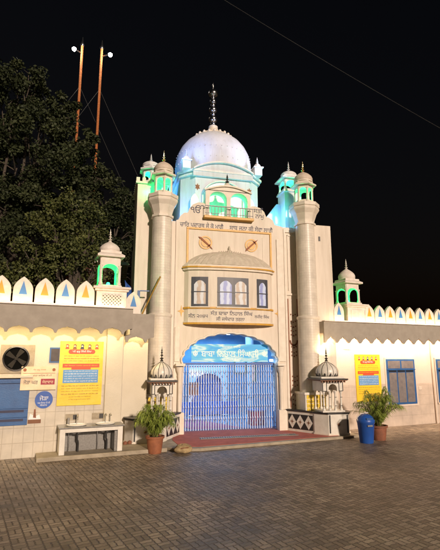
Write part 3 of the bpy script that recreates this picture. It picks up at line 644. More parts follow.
# banner in the arch
t = thing('name_banner', (.09, .16, 1.93), 'teal banner with gold gurmukhi name lettering hung in the gate arch', 'banner')
MB().box(-1.04, 1.22, .15, .18, 1.94, 2.44).build('banner_panel', 'banner', t)
tx = MB(); tx.text('ਬਾਬਾ ਿਨਹਾਲ ਿਸੰਘ ਜੀ', .09, 2.19, h=.21, w=1.70, y=.143, bold=.02); tx.text('☬', -.93, 2.18, h=.17, y=.143, bold=.01); tx.text('☬', 1.11, 2.18, h=.17, y=.143, bold=.01)
tx.text('ਮਹਾਰਾਜ ਸ਼ਹੀਦ', .12, 2.37, h=.085, w=.55, y=.143, bold=.015); tx.text('ਹਰੀਆਂ ਵੇਲਾਂ', .12, 2.01, h=.09, w=.55, y=.143, bold=.015)
tx.build('banner_lettering', 'bannertext', t)
t = thing('floodlight', (1.30, .15, 1.95), 'small glaring white floodlight beside the right end of the teal banner', 'floodlight')
MB().box(1.26, 1.38, .14, .19, 1.95, 2.02).build('lamp_housing', 'whitep', t); MB().box(1.27, 1.37, .135, .139, 1.96, 2.01).build('lamp_face', 'cool', t)

# ================================================================== LEFT WING
FR = WING
def merlon(parent, s, d0, z0, col, w=.39, h=.58):
    m_ = MB().poly([(s - w / 2, z0), (s + w / 2, z0), (s + w / 2, z0 + h * .45)] + ogee(s, w / 2, z0 + h * .5, h * .5)[1:-1] + [(s - w / 2, z0 + h * .45)], d0, d0 + .09).build('merlon', 'merlon', parent, bevel=.008)
    MB().poly([(s - .08, z0 + h * .34), (s + .08, z0 + h * .34), (s, z0 + h * .84)], d0 - .006, d0 - .001).build('painted_triangle', col, m_)
def notched(s0, s1, ztop, zlow, step, phase, fn):
    """fascia outline whose bottom edge is a row of cut arches; fn(t)->height 0..1"""
    bot = []; s = s0; N = int((s1 - s0) / .012)
    for i in range(N + 1):
        s = s0 + (s1 - s0) * i / N; t = ((s - phase) / step) % 1; bot.append((s, zlow + fn(t)))
    return bot + [(s1, ztop), (s0, ztop)]
def roundcut(t):
    x = abs(t - .5) * 2
    if x > .88: return 0.
    return .125 * math.sqrt(max(0, 1 - (x / .88) ** 2)) ** .8 + (.02 * max(0, 1 - x / .12))
def ogeecut(t):
    x = abs(t - .5) * 2
    if x > .86: return 0.
    if x > .62: return .06 * math.sqrt(max(0, (.86 - x) / .24))
    if x > .2: return .06 + .07 * math.sqrt(max(0, (.62 - x) / .42))
    return .13 + .065 * (1 - x / .2) ** 1.3

LW = thing('boundary_wing', (0, 0, 0), 'left wing wall with rounded scalloped eave and lit merlons, near the sink', 'building')
MB().box(-7, 2.42, 0, .9, 1.45, 3.05).build('upper_wall', 'wing', LW)
MB().box(-7, 2.42, -.004, .895, 0, 1.45).build('tiled_dado', 'dado', LW)
MB().box(2.02, 2.40, -.07, -.006, 0, 3.0).build('pilaster', 'wing', LW, bevel=.012)
MB().box(2.42, 3.17, .66, 1.9, 0, 2.95).build('recessed_wall', 'wing', LW)
MB().box(-7, 2.5, -.5, 1.0, 3.05, 3.14).build('roof_slab', 'fascia', LW)
MB().poly(notched(-7, 2.50, 3.05, 2.565, .475, -.09, roundcut), -.5, -.45).build('scalloped_fascia', 'fascia', LW)
MB().box(2.45, 2.50, -.449, .30, 2.565, 3.05).build('fascia_return', 'fascia', LW)
MB().poly(notched(2.50, 3.22, 3.05, 2.42, .46, 2.55, roundcut), .30, .35).box(2.5, 3.22, .30, 1.95, 3.05, 3.12).build('scalloped_fascia', 'fascia', LW)
MB().box(-7, 2.50, -.54, -.40, 3.14, 3.165).build('parapet_ledge', 'merlon', LW)
for k in range(-14, 4): merlon(LW, .17 + .425 * k, -.40, 3.165, 'bluet' if k % 2 == 0 else 'oranget')
merlon(LW, 2.72, .5, 3.12, 'bluet')
MB().box(-7, 2.0, -.40, -.385, 3.165, 3.20).build('merlon_rail', 'merlon', LW)
MB().box(-7, 2.3, -.52, -.50, 3.166, 3.176).build('led_strip', 'ledw', LW)
# roof kiosk on its pedestal
def roof_kiosk(sc_, d0, d1, z0, z1, cx, cd, zc, ze, zt, hw, parent, jali=True):
    MB().box(sc_ - .34, sc_ + .34, d0, d1, z0, z1 - .1).box(sc_ - .38, sc_ + .38, d0 - .04, d1 + .04, z1 - .1, z1 - .05).box(sc_ - .42, sc_ + .42, d0 - .08, d1 + .08, z1 - .05, z1).build('pedestal', 'merlon', parent, bevel=.01)
    if jali:
        MB().box(sc_ - .22, sc_ + .22, d0 - .012, d0 - .001, z0 + .08, z1 - .18).build('jali_panel', 'jali', parent)
    else:
        MB().box(sc_ - .22, sc_ + .22, d0 - .014, d0 - .001, z0 + .08, z1 - .18).build('raised_panel', 'merlon', parent, bevel=.01)
    chhatri((cx, cd, z1), hw, zc, ze, zt, parent, 'merlon', 'merlon', 4, .035, 1.28, .34, square=True, finm='marble')
    MB().lathe([(.03, 0), (.045, .04), (.03, .08)], (cx, cd, z1 + .07), 10).build('green_lamp', 'greenb', parent, 50)
    light('POINT', 'green_light', (cx, cd, zc - .22), (.0, 1, .17), 12, frame=FR, shadow_soft_size=.04)
def jali_mat():
    m = tiles('pierced_screen', (.10, .085, .07), (.72, .66, .6), .055, .055, .016, 'xz', .6, .0)
    nt = m.node_tree; cb = [n for n in nt.nodes if n.type == 'TEX_BRICK'][0]; src = cb.inputs['Vector'].links[0].from_socket
    mp = nt.nodes.new('ShaderNodeMapping'); mp.inputs['Rotation'].default_value = (0, 0, PI / 4); nt.links.new(src, mp.inputs[0]); nt.links.new(mp.outputs[0], cb.inputs['Vector'])
    return m
M['jali'] = jali_mat()
roof_kiosk(2.02, -.40, .28, 3.14, 3.64, 1.98, -.06, 4.16, 4.36, 4.78, .24, LW)
# openings
W_ = MB().box(-1.3, .45, -.03, -.006, .66, 1.60).build('shutter_window', 'bluep', LW, bevel=.005)
MB().box(-1.2, -.45, -.036, -.0305, .98, 1.50).box(-.35, .37, -.036, -.0305, .98, 1.50).build('shutter_panel', 'bluep', W_)
for z in (.82, 1.0, 1.52): MB().box(-1.3, .45, -.055, -.031, z, z + .035).build('shutter_rail', 'bluep', W_, bevel=.005)
for z in (.74, .92, 1.46): MB().box(-1.22, .37, -.0335, -.031, z, z + .05).build('groove_shade', 'ink', W_)  # dark strips imitate the shadow in the shutter grooves
MB().box(-1.4, .50, -.10, -.006, 1.625, 1.68).build('window_hood', 'wing', W_, bevel=.006)
V_ = MB().box(-.17, .50, -.04, -.002, 1.72, 2.32).build('fan_panel', 'stone', LW, bevel=.01)
MB().lathe([(.235, 0), (.255, 0), (.265, -.02), (.235, -.03), (.235, 0)], (0, 0, 0), 32, caps=False).build('fan_ring', 'steel', V_, 50)
o = [x for x in S.objects if x.name == 'fan_ring'][-1]; o.matrix_local = Matrix.Translation((.14, -.045, 2.03)) @ Matrix.Rotation(-PI / 2, 4, 'X') 
MB().poly([(.14 + .235 * cos(2 * PI * i / 30), 2.03 + .235 * sin(2 * PI * i / 30)) for i in range(30)], -.047, -.0405).build('fan_opening', 'void', V_)
for k in range(4):
    a = k * PI / 2 + .5
    T = Matrix.Translation((.14, -.055, 2.03)) @ Matrix.Rotation(a, 4, 'Y')
    MB().add([(.03, 0, -.02), (.2, -.012, -.07), (.215, .0, .04), (.04, .004, .03)], [(0, 1, 2, 3)], T).build('fan_blade', 'fanblade', V_)
MB().poly([(.14 + .035 * cos(2 * PI * i / 12), 2.03 + .035 * sin(2 * PI * i / 12)) for i in range(12)], -.075, -.05).build('fan_hub', 'fanblade', V_)
w2 = MB().box(.80, 1.03, -.02, -.006, 1.94, 2.27).build('small_window', 'bluep', LW); MB().box(.83, 1.0, -.025, -.0205, 1.97, 2.24).build('pane', 'glassdark', w2)
for s in (1.37, 1.93):
    nb_ = MB().box(s - .16, s + .12, -.012, -.005, .70, .84).build('soap_niche', 'stone', LW); MB().box(s + .0, s + .09, -.018, -.0125, .72, .82).build('niche_hollow', 'black', nb_)

# posters
def poster(name, s0, s1, z0, z1, d, label, lean=0):
    t = thing(name, ((s0 + s1) / 2, d, z0), label, 'poster', 'yellow notice boards')
    w = s1 - s0; h = z1 - z0; cx = (s0 + s1) / 2
    MB().box(s0, s1, d - .025, d, z0, z1).build('board', 'yellow', t)
    y = d - .028
    def Z(f): return z1 - f * h
    hats = ['red', 'brown', 'ink', 'brown', 'red']
    for i in range(5):
        x = cx + (i - 2) * w * .17
        mb = MB(); zc_ = Z(.085)
        mb.poly([(x - .045, zc_ - .055), (x + .045, zc_ - .055), (x + .03, zc_), (x + .042, zc_ + .03), (x + .01, zc_ + .06), (x - .03, zc_ + .045), (x - .025, zc_)], y, d - .0255).build('portrait_figure', hats[i], t)
        MB().poly([(x - .018, zc_ - .005), (x + .018, zc_ - .005), (x + .018, zc_ + .025), (x - .018, zc_ + .025)], y - .003, y - .0005).build('portrait_face', 'buff', t)
    N = 8; pill = [(cx + .24 + .05 * cos(a), Z(.165) + .05 * sin(a)) for a in [-PI / 2 + PI * i / N for i in range(N + 1)]] + [(cx - .24 + .05 * cos(a), Z(.165) + .05 * sin(a)) for a in [PI / 2 + PI * i / N for i in range(N + 1)]]
    hd = MB().poly(pill, y, d - .0255).build('heading_pill', 'red', t)
    MB().text('"ਜੀ ਗੁਰੂ ਿਸੱਖੀ ਿਸੱਖ"', cx, Z(.165), h=.06, w=.42, y=y - .003, bold=.03).build('heading_text', 'whitep', hd)
    tx = MB()
    L = ['ਸਾਧ ਸੰਗਤ ਜੀ ਗੁਰੂ ਘਰ ਦੀ ਮਰਯਾਦਾ ਅਨੁਸਾਰ', 'ਜੋੜੇ ਘਰ ਿਵੱਚ ਜੋੜੇ ਜਮਾਂ ਕਰਵਾਓ ਜੀ ਅਤੇ ਿਸਰ ਢੱਕੋ', 'ਨਸ਼ਾ ਕਰਕੇ ਅੰਦਰ ਆਉਣਾ ਮਨਾ ਹੈ ਬੇਨਤੀ ਹੈ ਜੀ']
    for i, s_ in enumerate(L): tx.text(s_, cx, Z(.235 + .038 * i), h=.026, w=w * .8, y=y, bold=.01)
    for i in range(6): tx.text(L[(i + 1) % 3] if i < 5 else L[0], cx, Z(.70 + .042 * i), h=.026, w=w * (.84 if i < 4 else .5), y=y, bold=.01)
    tx.build('small_print', 'brown', t)
    bar = MB().box(cx - w * .42, cx + w * .42, y, d - .0255, Z(.415), Z(.355)).box(cx - w * .22, cx + w * .22, y - .001, d - .0255, Z(.445), Z(.416)).build('red_bar', 'red', t)
    MB().text('ਸੇਵਾ ਿਸਮਰਨ ਸਤਸੰਗ ਗੁਰਬਾਣੀ ਕੀਰਤਨ', cx, Z(.385), h=.03, w=w * .76, y=y - .003, bold=.02).build('bar_text', 'yellow', bar)
    bb = MB().box(cx - w * .40, cx + w * .40, y, d - .0255, Z(.655), Z(.45)).build('blue_block', 'printblue', t)
    tx = MB()
    for i in range(5): tx.text(L[i % 3], cx, Z(.475 + .038 * i), h=.032, w=w * .74, y=y - .003, bold=.02)
    tx.build('block_text', 'whitep', bb)
    return t
FR = WING
poster('notice_board', 1.01, 1.95, 1.02, 2.41, -.012, 'large yellow notice board with blue text block on the left wall above the sink')
t = thing('buff_notice', (.6, -.01, 1.35), 'buff cloth notice with black and maroon lettering overlapping the blue window', 'notice')
MB().box(.26, .97, -.066, -.057, 1.37, 1.86).build('cloth_panel', 'buff', t)
tx = MB(); tx.text('ਗੁਰਦੁਆਰਾ ਸਾਿਹਬ ਜੀ ਦੀ', .62, 1.67, h=.05, w=.50, y=-.069, bold=.03); tx.build('black_text', 'black', t); tx = MB(); tx.text('ਜੋੜਾ ਘਰ', .46, 1.54, h=.10, w=.28, y=-.069, bold=.02); tx.build('black_text', 'black', t)
tb = MB().box(.66, .94, -.0705, -.0662, 1.48, 1.60).build('maroon_patch', 'maroon', t); MB().text('ਸੇਵਾਦਾਰ', .80, 1.54, h=.07, w=.22, y=-.073, bold=.02).build('patch_text', 'buff', tb)
tx = MB().text('ਧੰਨ ਗੁਰੂ ਨਾਨਕ', .62, 1.79, h=.04, w=.25, y=-.069, bold=.02); tx.box(.30, .94, -.0695, -.0664, 1.715, 1.722)
for x in (.33, .91): tx.poly([(x + .035 * cos(a), 1.79 + .035 * sin(a)) for a in [2 * PI * i / 8 for i in range(8)]], -.0695, -.0664)
tx.build('orange_text', 'terra', t)
t = thing('round_sign', (.75, -.01, 1.15), 'small round blue sign with white gurmukhi lettering left of the sink', 'sign')
MB().poly([(.75 + .18 * cos(2 * PI * i / 40), 1.16 + .18 * sin(2 * PI * i / 40)) for i in range(40)], -.018, -.007).build('disc', 'binblue', t)
tx = MB().text('ਜੋੜਾ', .75, 1.20, h=.11, w=.18, y=-.021, bold=.02).text('ਘਰ ਇਧਰ ਹੈ ਜੀ', .75, 1.10, h=.04, w=.25, y=-.021, bold=.02).text('ਧੰਨਵਾਦ', .75, 1.05, h=.035, w=.14, y=-.021, bold=.02); tx.build('sign_text', 'whitep', t)
t = thing('shoe_sticker', (.59, -.01, .65), 'small brown and white picture sticker under the round blue sign', 'sticker')
MB().box(.46, .72, -.011, -.006, .68, .76).build('sticker_base', 'brown', t); MB().poly([(.47, .761), (.71, .761), (.68, .86), (.6, .82), (.5, .88)], -.011, -.006).build('sticker_top', 'whitep', t)
MB().poly([(.56, .80), (.62, .79), (.60, .97), (.57, .97)], -.014, -.0115).build('sticker_mark', 'terra2', t)
# step and sink
MB().box(.66, 3.35, -.60, .0, 0, .085).build('step', 'stone', kind='structure', bevel=.012)
MB().box(2.44, 3.17, .0, .62, 0, .085).build('step', 'stone', kind='structure', bevel=.012)
t = thing('wash_basin_counter', (1.75, -.2, .085), 'white tiled wash counter with two basins and taps under the yellow board', 'sink')
MB().box(1.08, 1.19, -.50, -.06, .085, .60).build('side_panel', 'marble', t, bevel=.006); MB().box(2.26, 2.37, -.50, -.06, .085, .60).build('side_panel', 'marble', t, bevel=.006)
MB().box(1.05, 2.40, -.54, -.02, .60, .63).build('countertop', 'steelg', t, bevel=.006); MB().box(1.19, 2.26, -.495, -.45, .52, .60).build('front_rail', 'marble', t)
MB().box(1.19, 2.26, -.10, -.08, .085, .55).build('back_panel', 'steelg', t)
MB().box(2.20, 2.255, -.48, -.1, .09, .5).build('inner_shade_panel', 'steelg', t)  # dark sheet stands in for the shade inside the counter
for s in (1.42, 2.02):
    MB().lathe([(.20, 0), (.21, .015), (.19, .02), (.15, -.02), (.05, -.05)], (s, -.30, .637), 24).build('basin', 'whitep', t, 50)
    MB().lathe([(.05, .0), (.15, .06), (.17, .10), (.17, .13)], (s, -.30, .46), 20).build('basin_bowl', 'steel', t, 50)
    MB().tube([(s + .03, -.30, .47), (s + .03, -.30, .34), (s + .05, -.27, .30), (s + .06, -.24, .24), (s + .06, -.23, .09)], .02, 8).build('waste_pipe', 'pipe', t, 60)
    MB().tube([(s - .13, -.14, .55), (s - .13, -.15, .34), (s - .125, -.15, .22), (s - .13, -.14, .09)], .012, 8).build('supply_pipe', 'steel', t, 60)
for s in (1.44, 2.05, 2.15):
    MB().tube([(s, -.12, .635), (s, -.12, .80), (s, -.16, .83), (s, -.24, .82), (s, -.25, .79)], .012, 8).build('tap', 'steel', t, 60)
MB().box(1.24, 1.29, -.2, -.12, .637, .78).build('soap_bottle', 'steelg', t, bevel=.01)
t = thing('pair_of_slippers', (2.62, .15, .09), 'small dark reddish slippers left on the step beside the sink', 'slippers')
for dx in (0, .11): MB().lathe([(.045, 0), (.05, .015), (.045, .05), (.02, .07)], (2.58 + dx, .2 + dx * .3, .086), 14).build('slipper', 'terra2', t, 60)

# ================================================================== RIGHT WING
RW = thing('boundary_wing', (8.0, .35, 0), 'right wing wall with pointed scalloped eave and small merlons, beside blue windows', 'building')
MB().box(8.25, 19, .35, 1.2, 1.27, 3.0).build('upper_wall', 'wing_r', RW)
MB().box(8.25, 19, .346, 1.195, 0, 1.27).build('tiled_dado', 'dado_r', RW)
MB().box(8.10, 19, -.05, 1.3, 3.0, 3.09).build('roof_slab', 'fascia', RW)
MB().poly(notched(8.10, 19, 3.0, 2.48, .425, 8.97, ogeecut), -.05, .0).build('scalloped_fascia', 'fascia', RW)
MB().box(8.10, 8.15, .0, 1.2, 2.75, 3.0).build('fascia_return', 'fascia', RW)
MB().box(8.10, 19, -.09, .05, 3.09, 3.115).build('parapet_ledge', 'merlon', RW)
cols = {0: 'oranget', 1: 'bluet'}
merlon(RW, 8.74, .05, 3.115, 'bluet', .36, .56)
for k in range(0, 22): merlon(RW, 9.88 + .42 * k, .05, 3.115, cols[k % 2], .40, .55)
MB().box(8.5, 19, -.07, -.05, 3.116, 3.126).build('led_strip', 'ledw', RW)
roof_kiosk(9.40, .05, .75, 3.09, 3.66, 9.36, .38, 4.12, 4.30, 4.80, .26, RW, False)
def shutter(s0, s1, z0, z1):
    w = MB().box(s0, s1, .31, .344, z0, z1).build('blue_window', 'bluep', RW, bevel=.004)
    zt = z0 + (z1 - z0) * .76; m1 = (s0 + s1) / 2; 
    for a, b in ((s0 + .06, m1 - .03), (m1 + .03, s1 - .06)): MB().box(a, b, .304, .3095, zt + .05, z1 - .05).build('mesh_panel', 'mesh', w)
    n3 = 3; ww = (s1 - s0 - .12) / n3
    for i in range(n3):
        a = s0 + .06 + i * ww + .025; b = a + ww - .05
        MB().box(a, b, .304, .3095, z0 + .06, zt - .08).build('mesh_panel', 'mesh', w); MB().box(a, b, .304, .3095, zt - .06, zt - .015).build('dark_gap', 'black', w)
    MB().box(s0, s1, .285, .3105, zt, zt + .03).build('transom', 'bluep', w, bevel=.004)
    MB().box(s0 - .05, s1 + .05, .30, .345, z0 - .05, z0 - .003).box(s0 - .05, s0 - .003, .32, .345, z0, z1).box(s1 + .003, s1 + .05, .32, .345, z0, z1).box(s0 - .05, s1 + .05, .32, .345, z1 + .003, z1 + .05).build('window_surround', 'wing_r', w)
shutter(10.66, 11.84, .64, 2.02); shutter(12.80, 13.9, .64, 2.02); shutter(15.0, 16.1, .64, 2.02)
MB().tube([(12.62, .30, 0), (12.62, .30, 2.9)], .03, 10).build('rain_pipe', 'wing_r', RW, 60)
MB().box(11.98, 12.1, .335, .344, 1.06, 1.16).build('socket_plate', 'wing_r', RW, bevel=.004)
MB().tube([(9.05, .33, 2.35), (9.15, .28, 2.40), (9.3, .30, 2.38), (9.33, .33, 2.3)], .006, 6).build('loose_cable', 'whitep', RW, 60)
poster('notice_board', 9.46, 10.42, .77, 2.16, .345, 'large yellow notice board on the right wall beside the blue window')

# ================================================================== PLINTHS AND KIOSKS
FR = ID
def kiosk_set(mx, side, klabel, plabel, kx, ky):
    """mx mirrors the x axis about the gate axis; side = +1 right, -1 left"""
    def X(x): return x if side > 0 else 2 * .13 - x
    def pts(l): 
        l = [(X(x), y) for x, y in l]; return l if side > 0 else list(reversed(l))
    t = thing('plinth_wall', (X(2.2), -.6, .065), plabel, 'plinth', 'low marble plinth walls')
    base = [(2.10, -.93), (2.34, -1.27), (2.92, -1.27), (3.10, -1.0), (3.10, -.62), (2.10, -.62)]
    MB().plan(pts(base), .0, .60).build('plinth_block', 'marble', t, bevel=.006)
    cxy = (2.6, -.95); big = [(cxy[0] + (x - cxy[0]) * 1.07, cxy[1] + (y - cxy[1]) * 1.07) for x, y in base]
    MB().plan(pts(big), .60, .645).build('black_coping', 'black', t, bevel=.006)
    MB().plan(pts([(cxy[0] + (x - cxy[0]) * 1.04, cxy[1] + (y - cxy[1]) * 1.04) for x, y in base]), .066, .11).build('skirting', 'cream_trim', t)
    # angled run back to the gate
    a, b = Vector((X(1.64), -.16)), Vector((X(2.12), -.92)); d = (b - a).normalized(); nrm = Vector((d.y, -d.x)) * side
    if nrm.y > 0: nrm = -nrm
    if side > 0: nrm = Vector((-abs(d.y), -abs(d.x)))
    else: nrm = Vector((abs(d.y), -abs(d.x)))
    th = .16; q = [a, b, b - nrm * th, a - nrm * th]
    ar_ = sum(q[i].x * q[(i + 1) % 4].y - q[(i + 1) % 4].x * q[i].y for i in range(4)); q = q if ar_ > 0 else list(reversed(q))
    MB().plan([tuple(p) for p in q], .0, .60).build('plinth_run', 'marble', t)
    a2, b2 = a + nrm * .02 - d * .03, b + nrm * .02; q2 = [a2, b2, b2 - nrm * (th + .04), a2 - nrm * (th + .04)]
    ar_ = sum(q2[i].x * q2[(i + 1) % 4].y - q2[(i + 1) % 4].x * q2[i].y for i in range(4)); q2 = q2 if ar_ > 0 else list(reversed(q2))
    MB().plan([tuple(p) for p in q2], .602, .642).build('black_coping', 'black', t)
    L = (b - a).length
    def P(u, z, o): p = a + d * u + nrm * o; return (p.x, p.y, z)
    def quad(mb, l, o):
        mb.add([P(u, z, o) for u, z in l] , [tuple(range(len(l)))]); return mb
    quad(MB(), [(.05, .14), (L - .06, .14), (L - .06, .53), (.05, .53)], .006).build('inlay_panel', 'black', t)
    for i in range(3):
        u0 = .05 + (L - .11) * i / 3; u1 = .05 + (L - .11) * (i + 1) / 3; um = (u0 + u1) / 2
        dm_ = quad(MB(), [(u0 + .005, .335), (um, .15), (u1 - .005, .335), (um, .52)], .010).build('inlay_diamond', 'marble', t)
        mb = MB(); R_ = .07
        quad(mb, [(um + (R_ if k % 2 == 0 else .02) * cos(2 * PI * k / 8), .335 + (R_ if k % 2 == 0 else .02) * sin(2 * PI * k / 8)) for k in range(8)], .014)
        mb.build('inlay_star', 'brown', dm_)
    # pilaster strips and flowers on the block
    for x0, x1 in ((2.36, 2.395), (2.865, 2.90)): MB().box(min(X(x0), X(x1)), max(X(x0), X(x1)), -1.282, -1.271, .13, .58).build('black_strip', 'black', t)
    xc = X(2.63)
    MB().poly([(xc + (.055 if k % 2 == 0 else .025) * cos(2 * PI * k / 16), .34 + (.055 if k % 2 == 0 else .025) * sin(2 * PI * k / 16)) for k in range(16)], -1.28, -1.271).build('flower_inlay', 'brown', t)
    # kiosk
    k = thing('marble_kiosk', (kx, ky, .645), klabel, 'kiosk', 'miniature domed marble kiosks')
    h_ = .30 if side > 0 else .255
    MB().box(kx - h_ - .02, kx + h_ + .02, ky - h_ - .02, ky + h_ + .02, .645, .69).build('kiosk_base', 'marble', k, bevel=.006)
    for ax in (-1, -.33, .33, 1):
        for ay in (-1, 1):
            MB().lathe([(.04, 0), (.04, .04), (.022, .06), (.026, .2), (.022, .42), (.04, .46), (.04, .50)], (kx + ax * (h_ - .05), ky + ay * (h_ - .05), .69), 10).build('post', 'marble', k, 50)
    def archband(yy, flip):
        inner = arch_pts(kx, .12, 1.25, .12, 10)
        return MB().poly([(kx - h_, 1.18), (kx - .14, 1.18), (kx - .12, 1.25)][:2] + [(kx - .12, 1.18)] + list(reversed(inner)) + [(kx + .12, 1.18), (kx + h_, 1.18), (kx + h_, 1.44), (kx - h_, 1.44)], yy, yy + .06)
    archband(ky - h_, 0).build('arch_block', 'marble', k); archband(ky + h_ - .06, 0).build('arch_block', 'marble', k)
    MB().box(kx - h_, kx - h_ + .06, ky - h_ + .061, ky + h_ - .061, 1.18, 1.44).build('arch_block', 'marble', k)
    MB().box(kx + h_ - .06, kx + h_, ky - h_ + .061, ky + h_ - .061, 1.18, 1.44).build('arch_block', 'marble', k)
    yb = ky - h_ - .004
    ln = MB(); 
    for (x0, x1, z0, z1) in ((-h_, -h_ + .018, 1.18, 1.44), (h_ - .018, h_, 1.18, 1.44), (-h_ + .02, -.17, 1.18, 1.195), (.17, h_ - .02, 1.18, 1.195), (-.19, -.172, 1.18, 1.385), (.172, .19, 1.18, 1.385), (-.19, .19, 1.387, 1.403)):
        ln = MB().box(kx + x0, kx + x1, yb - .004, yb, z0, z1); ln.build('black_line', 'black', k); ln = MB()
    for z_ in (.80, 1.02):
        ln = MB()
        for ax in (-1, -.33, .33, 1): ln.box(kx + ax * (h_ - .05) - .03, kx + ax * (h_ - .05) + .03, ky - h_ + .015, ky - h_ + .02, z_, z_ + .012)
        ln.build('column_band', 'black', k)
    MB().box(kx - h_ - .11, kx + h_ + .11, ky - h_ - .11, ky + h_ + .11, 1.475, 1.51).build('eave', 'black', k, bevel=.004)
    mb = MB().box(kx - h_ - .09, kx + h_ + .09, ky - h_ - .09, ky + h_ + .09, 1.455, 1.475)
    for i in range(9):
        xx = kx - h_ - .03 + i * (2 * h_ + .06) / 8; mb.box(xx - .012, xx + .012, ky - h_ - .07, ky - h_, 1.41, 1.455)
    mb.build('eave_bracket', 'brown', k)
    MB().box(kx - h_ - .04, kx + h_ + .04, ky - h_ - .04, ky + h_ + .04, 1.512, 1.56).build('roof_plate', 'marble', k, bevel=.006)
    prof = [(.84, 0), (.99, .10), (1.06, .22), (1.06, .36), (.99, .5), (.84, .64), (.62, .77), (.40, .87), (.2, .94), (.12, .98), (.08, 1.08)]
    R_, H_ = (.285, .40) if side > 0 else (.255, .40); dm_ = MB().lathe([(R_ * a, H_ * b) for a, b in prof], (kx, ky, 1.56), 36).build('ribbed_dome', 'marble', k, 60)
    ln = MB()
    for i in range(12):
        an = 2 * PI * i / 12 + .13
        ln.tube([(kx + R_ * a * 1.005 * cos(an), ky + R_ * a * 1.005 * sin(an), 1.56 + H_ * b) for a, b in prof[:-1]], .007, 6)
        an += PI / 12; bx, by = kx + R_ * .97 * cos(an), ky + R_ * .97 * sin(an)
        ln.lathe([(.03, -.04), (.03, .03), (.002, .07)], (bx, by, 1.61), 6)
    ln.build('black_ribs', 'black', dm_)
    finial((kx, ky, 1.96), .38, k, 'black', .05)
kiosk_set(0, 1, 'black and white domed kiosk on the right plinth near the blue bin', 'right plinth wall with black inlay diamonds and flower panel, near the bin', 2.53, -.92)
kiosk_set(0, -1, 'black and white domed kiosk on the left plinth behind the potted palm', 'left plinth wall with black inlay, partly hidden by the potted palm', -1.99, -.92)

# ================================================================== POTS, BIN, BUNDLE
def palm(name, loc, r, h, nfr, hh, seed, label, pm, spread=.42):
    rd = random.Random(seed); x, y, z = loc
    t = thing(name, loc, label, 'potted plant', 'potted palms')
    MB().lathe([(r * .70, 0), (r * .74, .02), (r * .92, h * .85), (r * 1.04, h * .86), (r * 1.06, h), (r * .94, h), (r * .9, h * .9)], loc, 28).build('pot', pm, t, 50)
    MB().lathe([(r * .9, 0), (r * .2, .02)], (x, y, z + h * .9), 20).build('soil', 'soil', t)
    st = MB(); lf = MB()
    for i in range(nfr):
        a = rd.uniform(0, 2 * PI); out = rd.uniform(.10, spread); top = hh * rd.uniform(.55, 1.0) * (1.1 - .55 * out / spread)
        p = []; N = 9
        for k in range(N + 1):
            u = k / N; rr = r * .25 + out * u ** 1.25; zz = h * .9 + top * (1.9 * u - .95 * u ** 2.4) * .95
            p.append(Vector((x + rr * cos(a + .25 * u), y + rr * sin(a + .25 * u), z + zz)))
        st.tube(p, .006, 5, .002)
        for k in range(2, N + 1):
            tdir = (p[k] - p[k - 1]).normalized(); side_ = tdir.cross(Vector((0, 0, 1))).normalized()
            for m_ in range(3):
                base = p[k - 1].lerp(p[k], m_ / 3)
                for s_ in (-1, 1):
                    ln_ = rd.uniform(.15, .27) * (1.15 - abs(k / N - .5)); dr = (tdir * rd.uniform(.5, .9) + side_ * s_ * rd.uniform(.6, 1.) + Vector((0, 0, rd.uniform(-.35, .25)))).normalized()
                    w_ = dr.cross(Vector((0, 0, 1))).normalized() * .0065; mid = base + dr * ln_ * .5 + Vector((0, 0, .012)); tip = base + dr * ln_ + Vector((0, 0, -.085))
                    n_ = len(lf.v); lf.add([base - w_ * .5, base + w_ * .5, mid + w_, tip, mid - w_], [(0, 1, 2, 4), (4, 2, 3)])
    st.build('stems', 'palmstem', t); lf.build('fronds', 'palm', t)
palm('potted_palm', (-2.22, -1.98, .0), .20, .36, 66, .86, 3, 'feathery green palm in a terracotta pot left of the gate', 'terra', .42)
palm('potted_palm', (3.50, -1.72, .0), .22, .36, 64, 1.12, 5, 'taller arching palm in a dark terracotta pot behind the blue bin', 'terra2', .64)
t = thing('litter_bin', (2.97, -2.0, 0), 'blue plastic swing lid litter bin in front of the right palm', 'litter bin')
bx, by = 2.97, -2.0
MB().lathe([(.155, 0), (.165, .02), (.205, .47), (.215, .48), (.215, .50), (.19, .50)], (bx, by, 0), 4 * 8, rot=0).build('bin_body', 'binblue', t, 50)
MB().lathe([(.215, 0), (.22, .03), (.20, .06), (.17, .12), (.11, .165), (.04, .18)], (bx, by, .50), 32).build('bin_lid', 'binblue', t, 50)
MB().box(bx - .09, bx + .09, by - .20, by - .12, .555, .60).build('lid_flap', 'bluep', t, bevel=.01)
MB().box(bx - .075, bx + .06, by - .212, by - .18, .40, .44).build('bin_label', 'steelg', t, bevel=.004)
MB().tube([(bx - .21, by, .50), (bx - .23, by, .60), (bx - .14, by - .05, .70), (bx + .05, by - .06, .72)], .008, 6).build('bin_handle', 'whitep', t, 60)
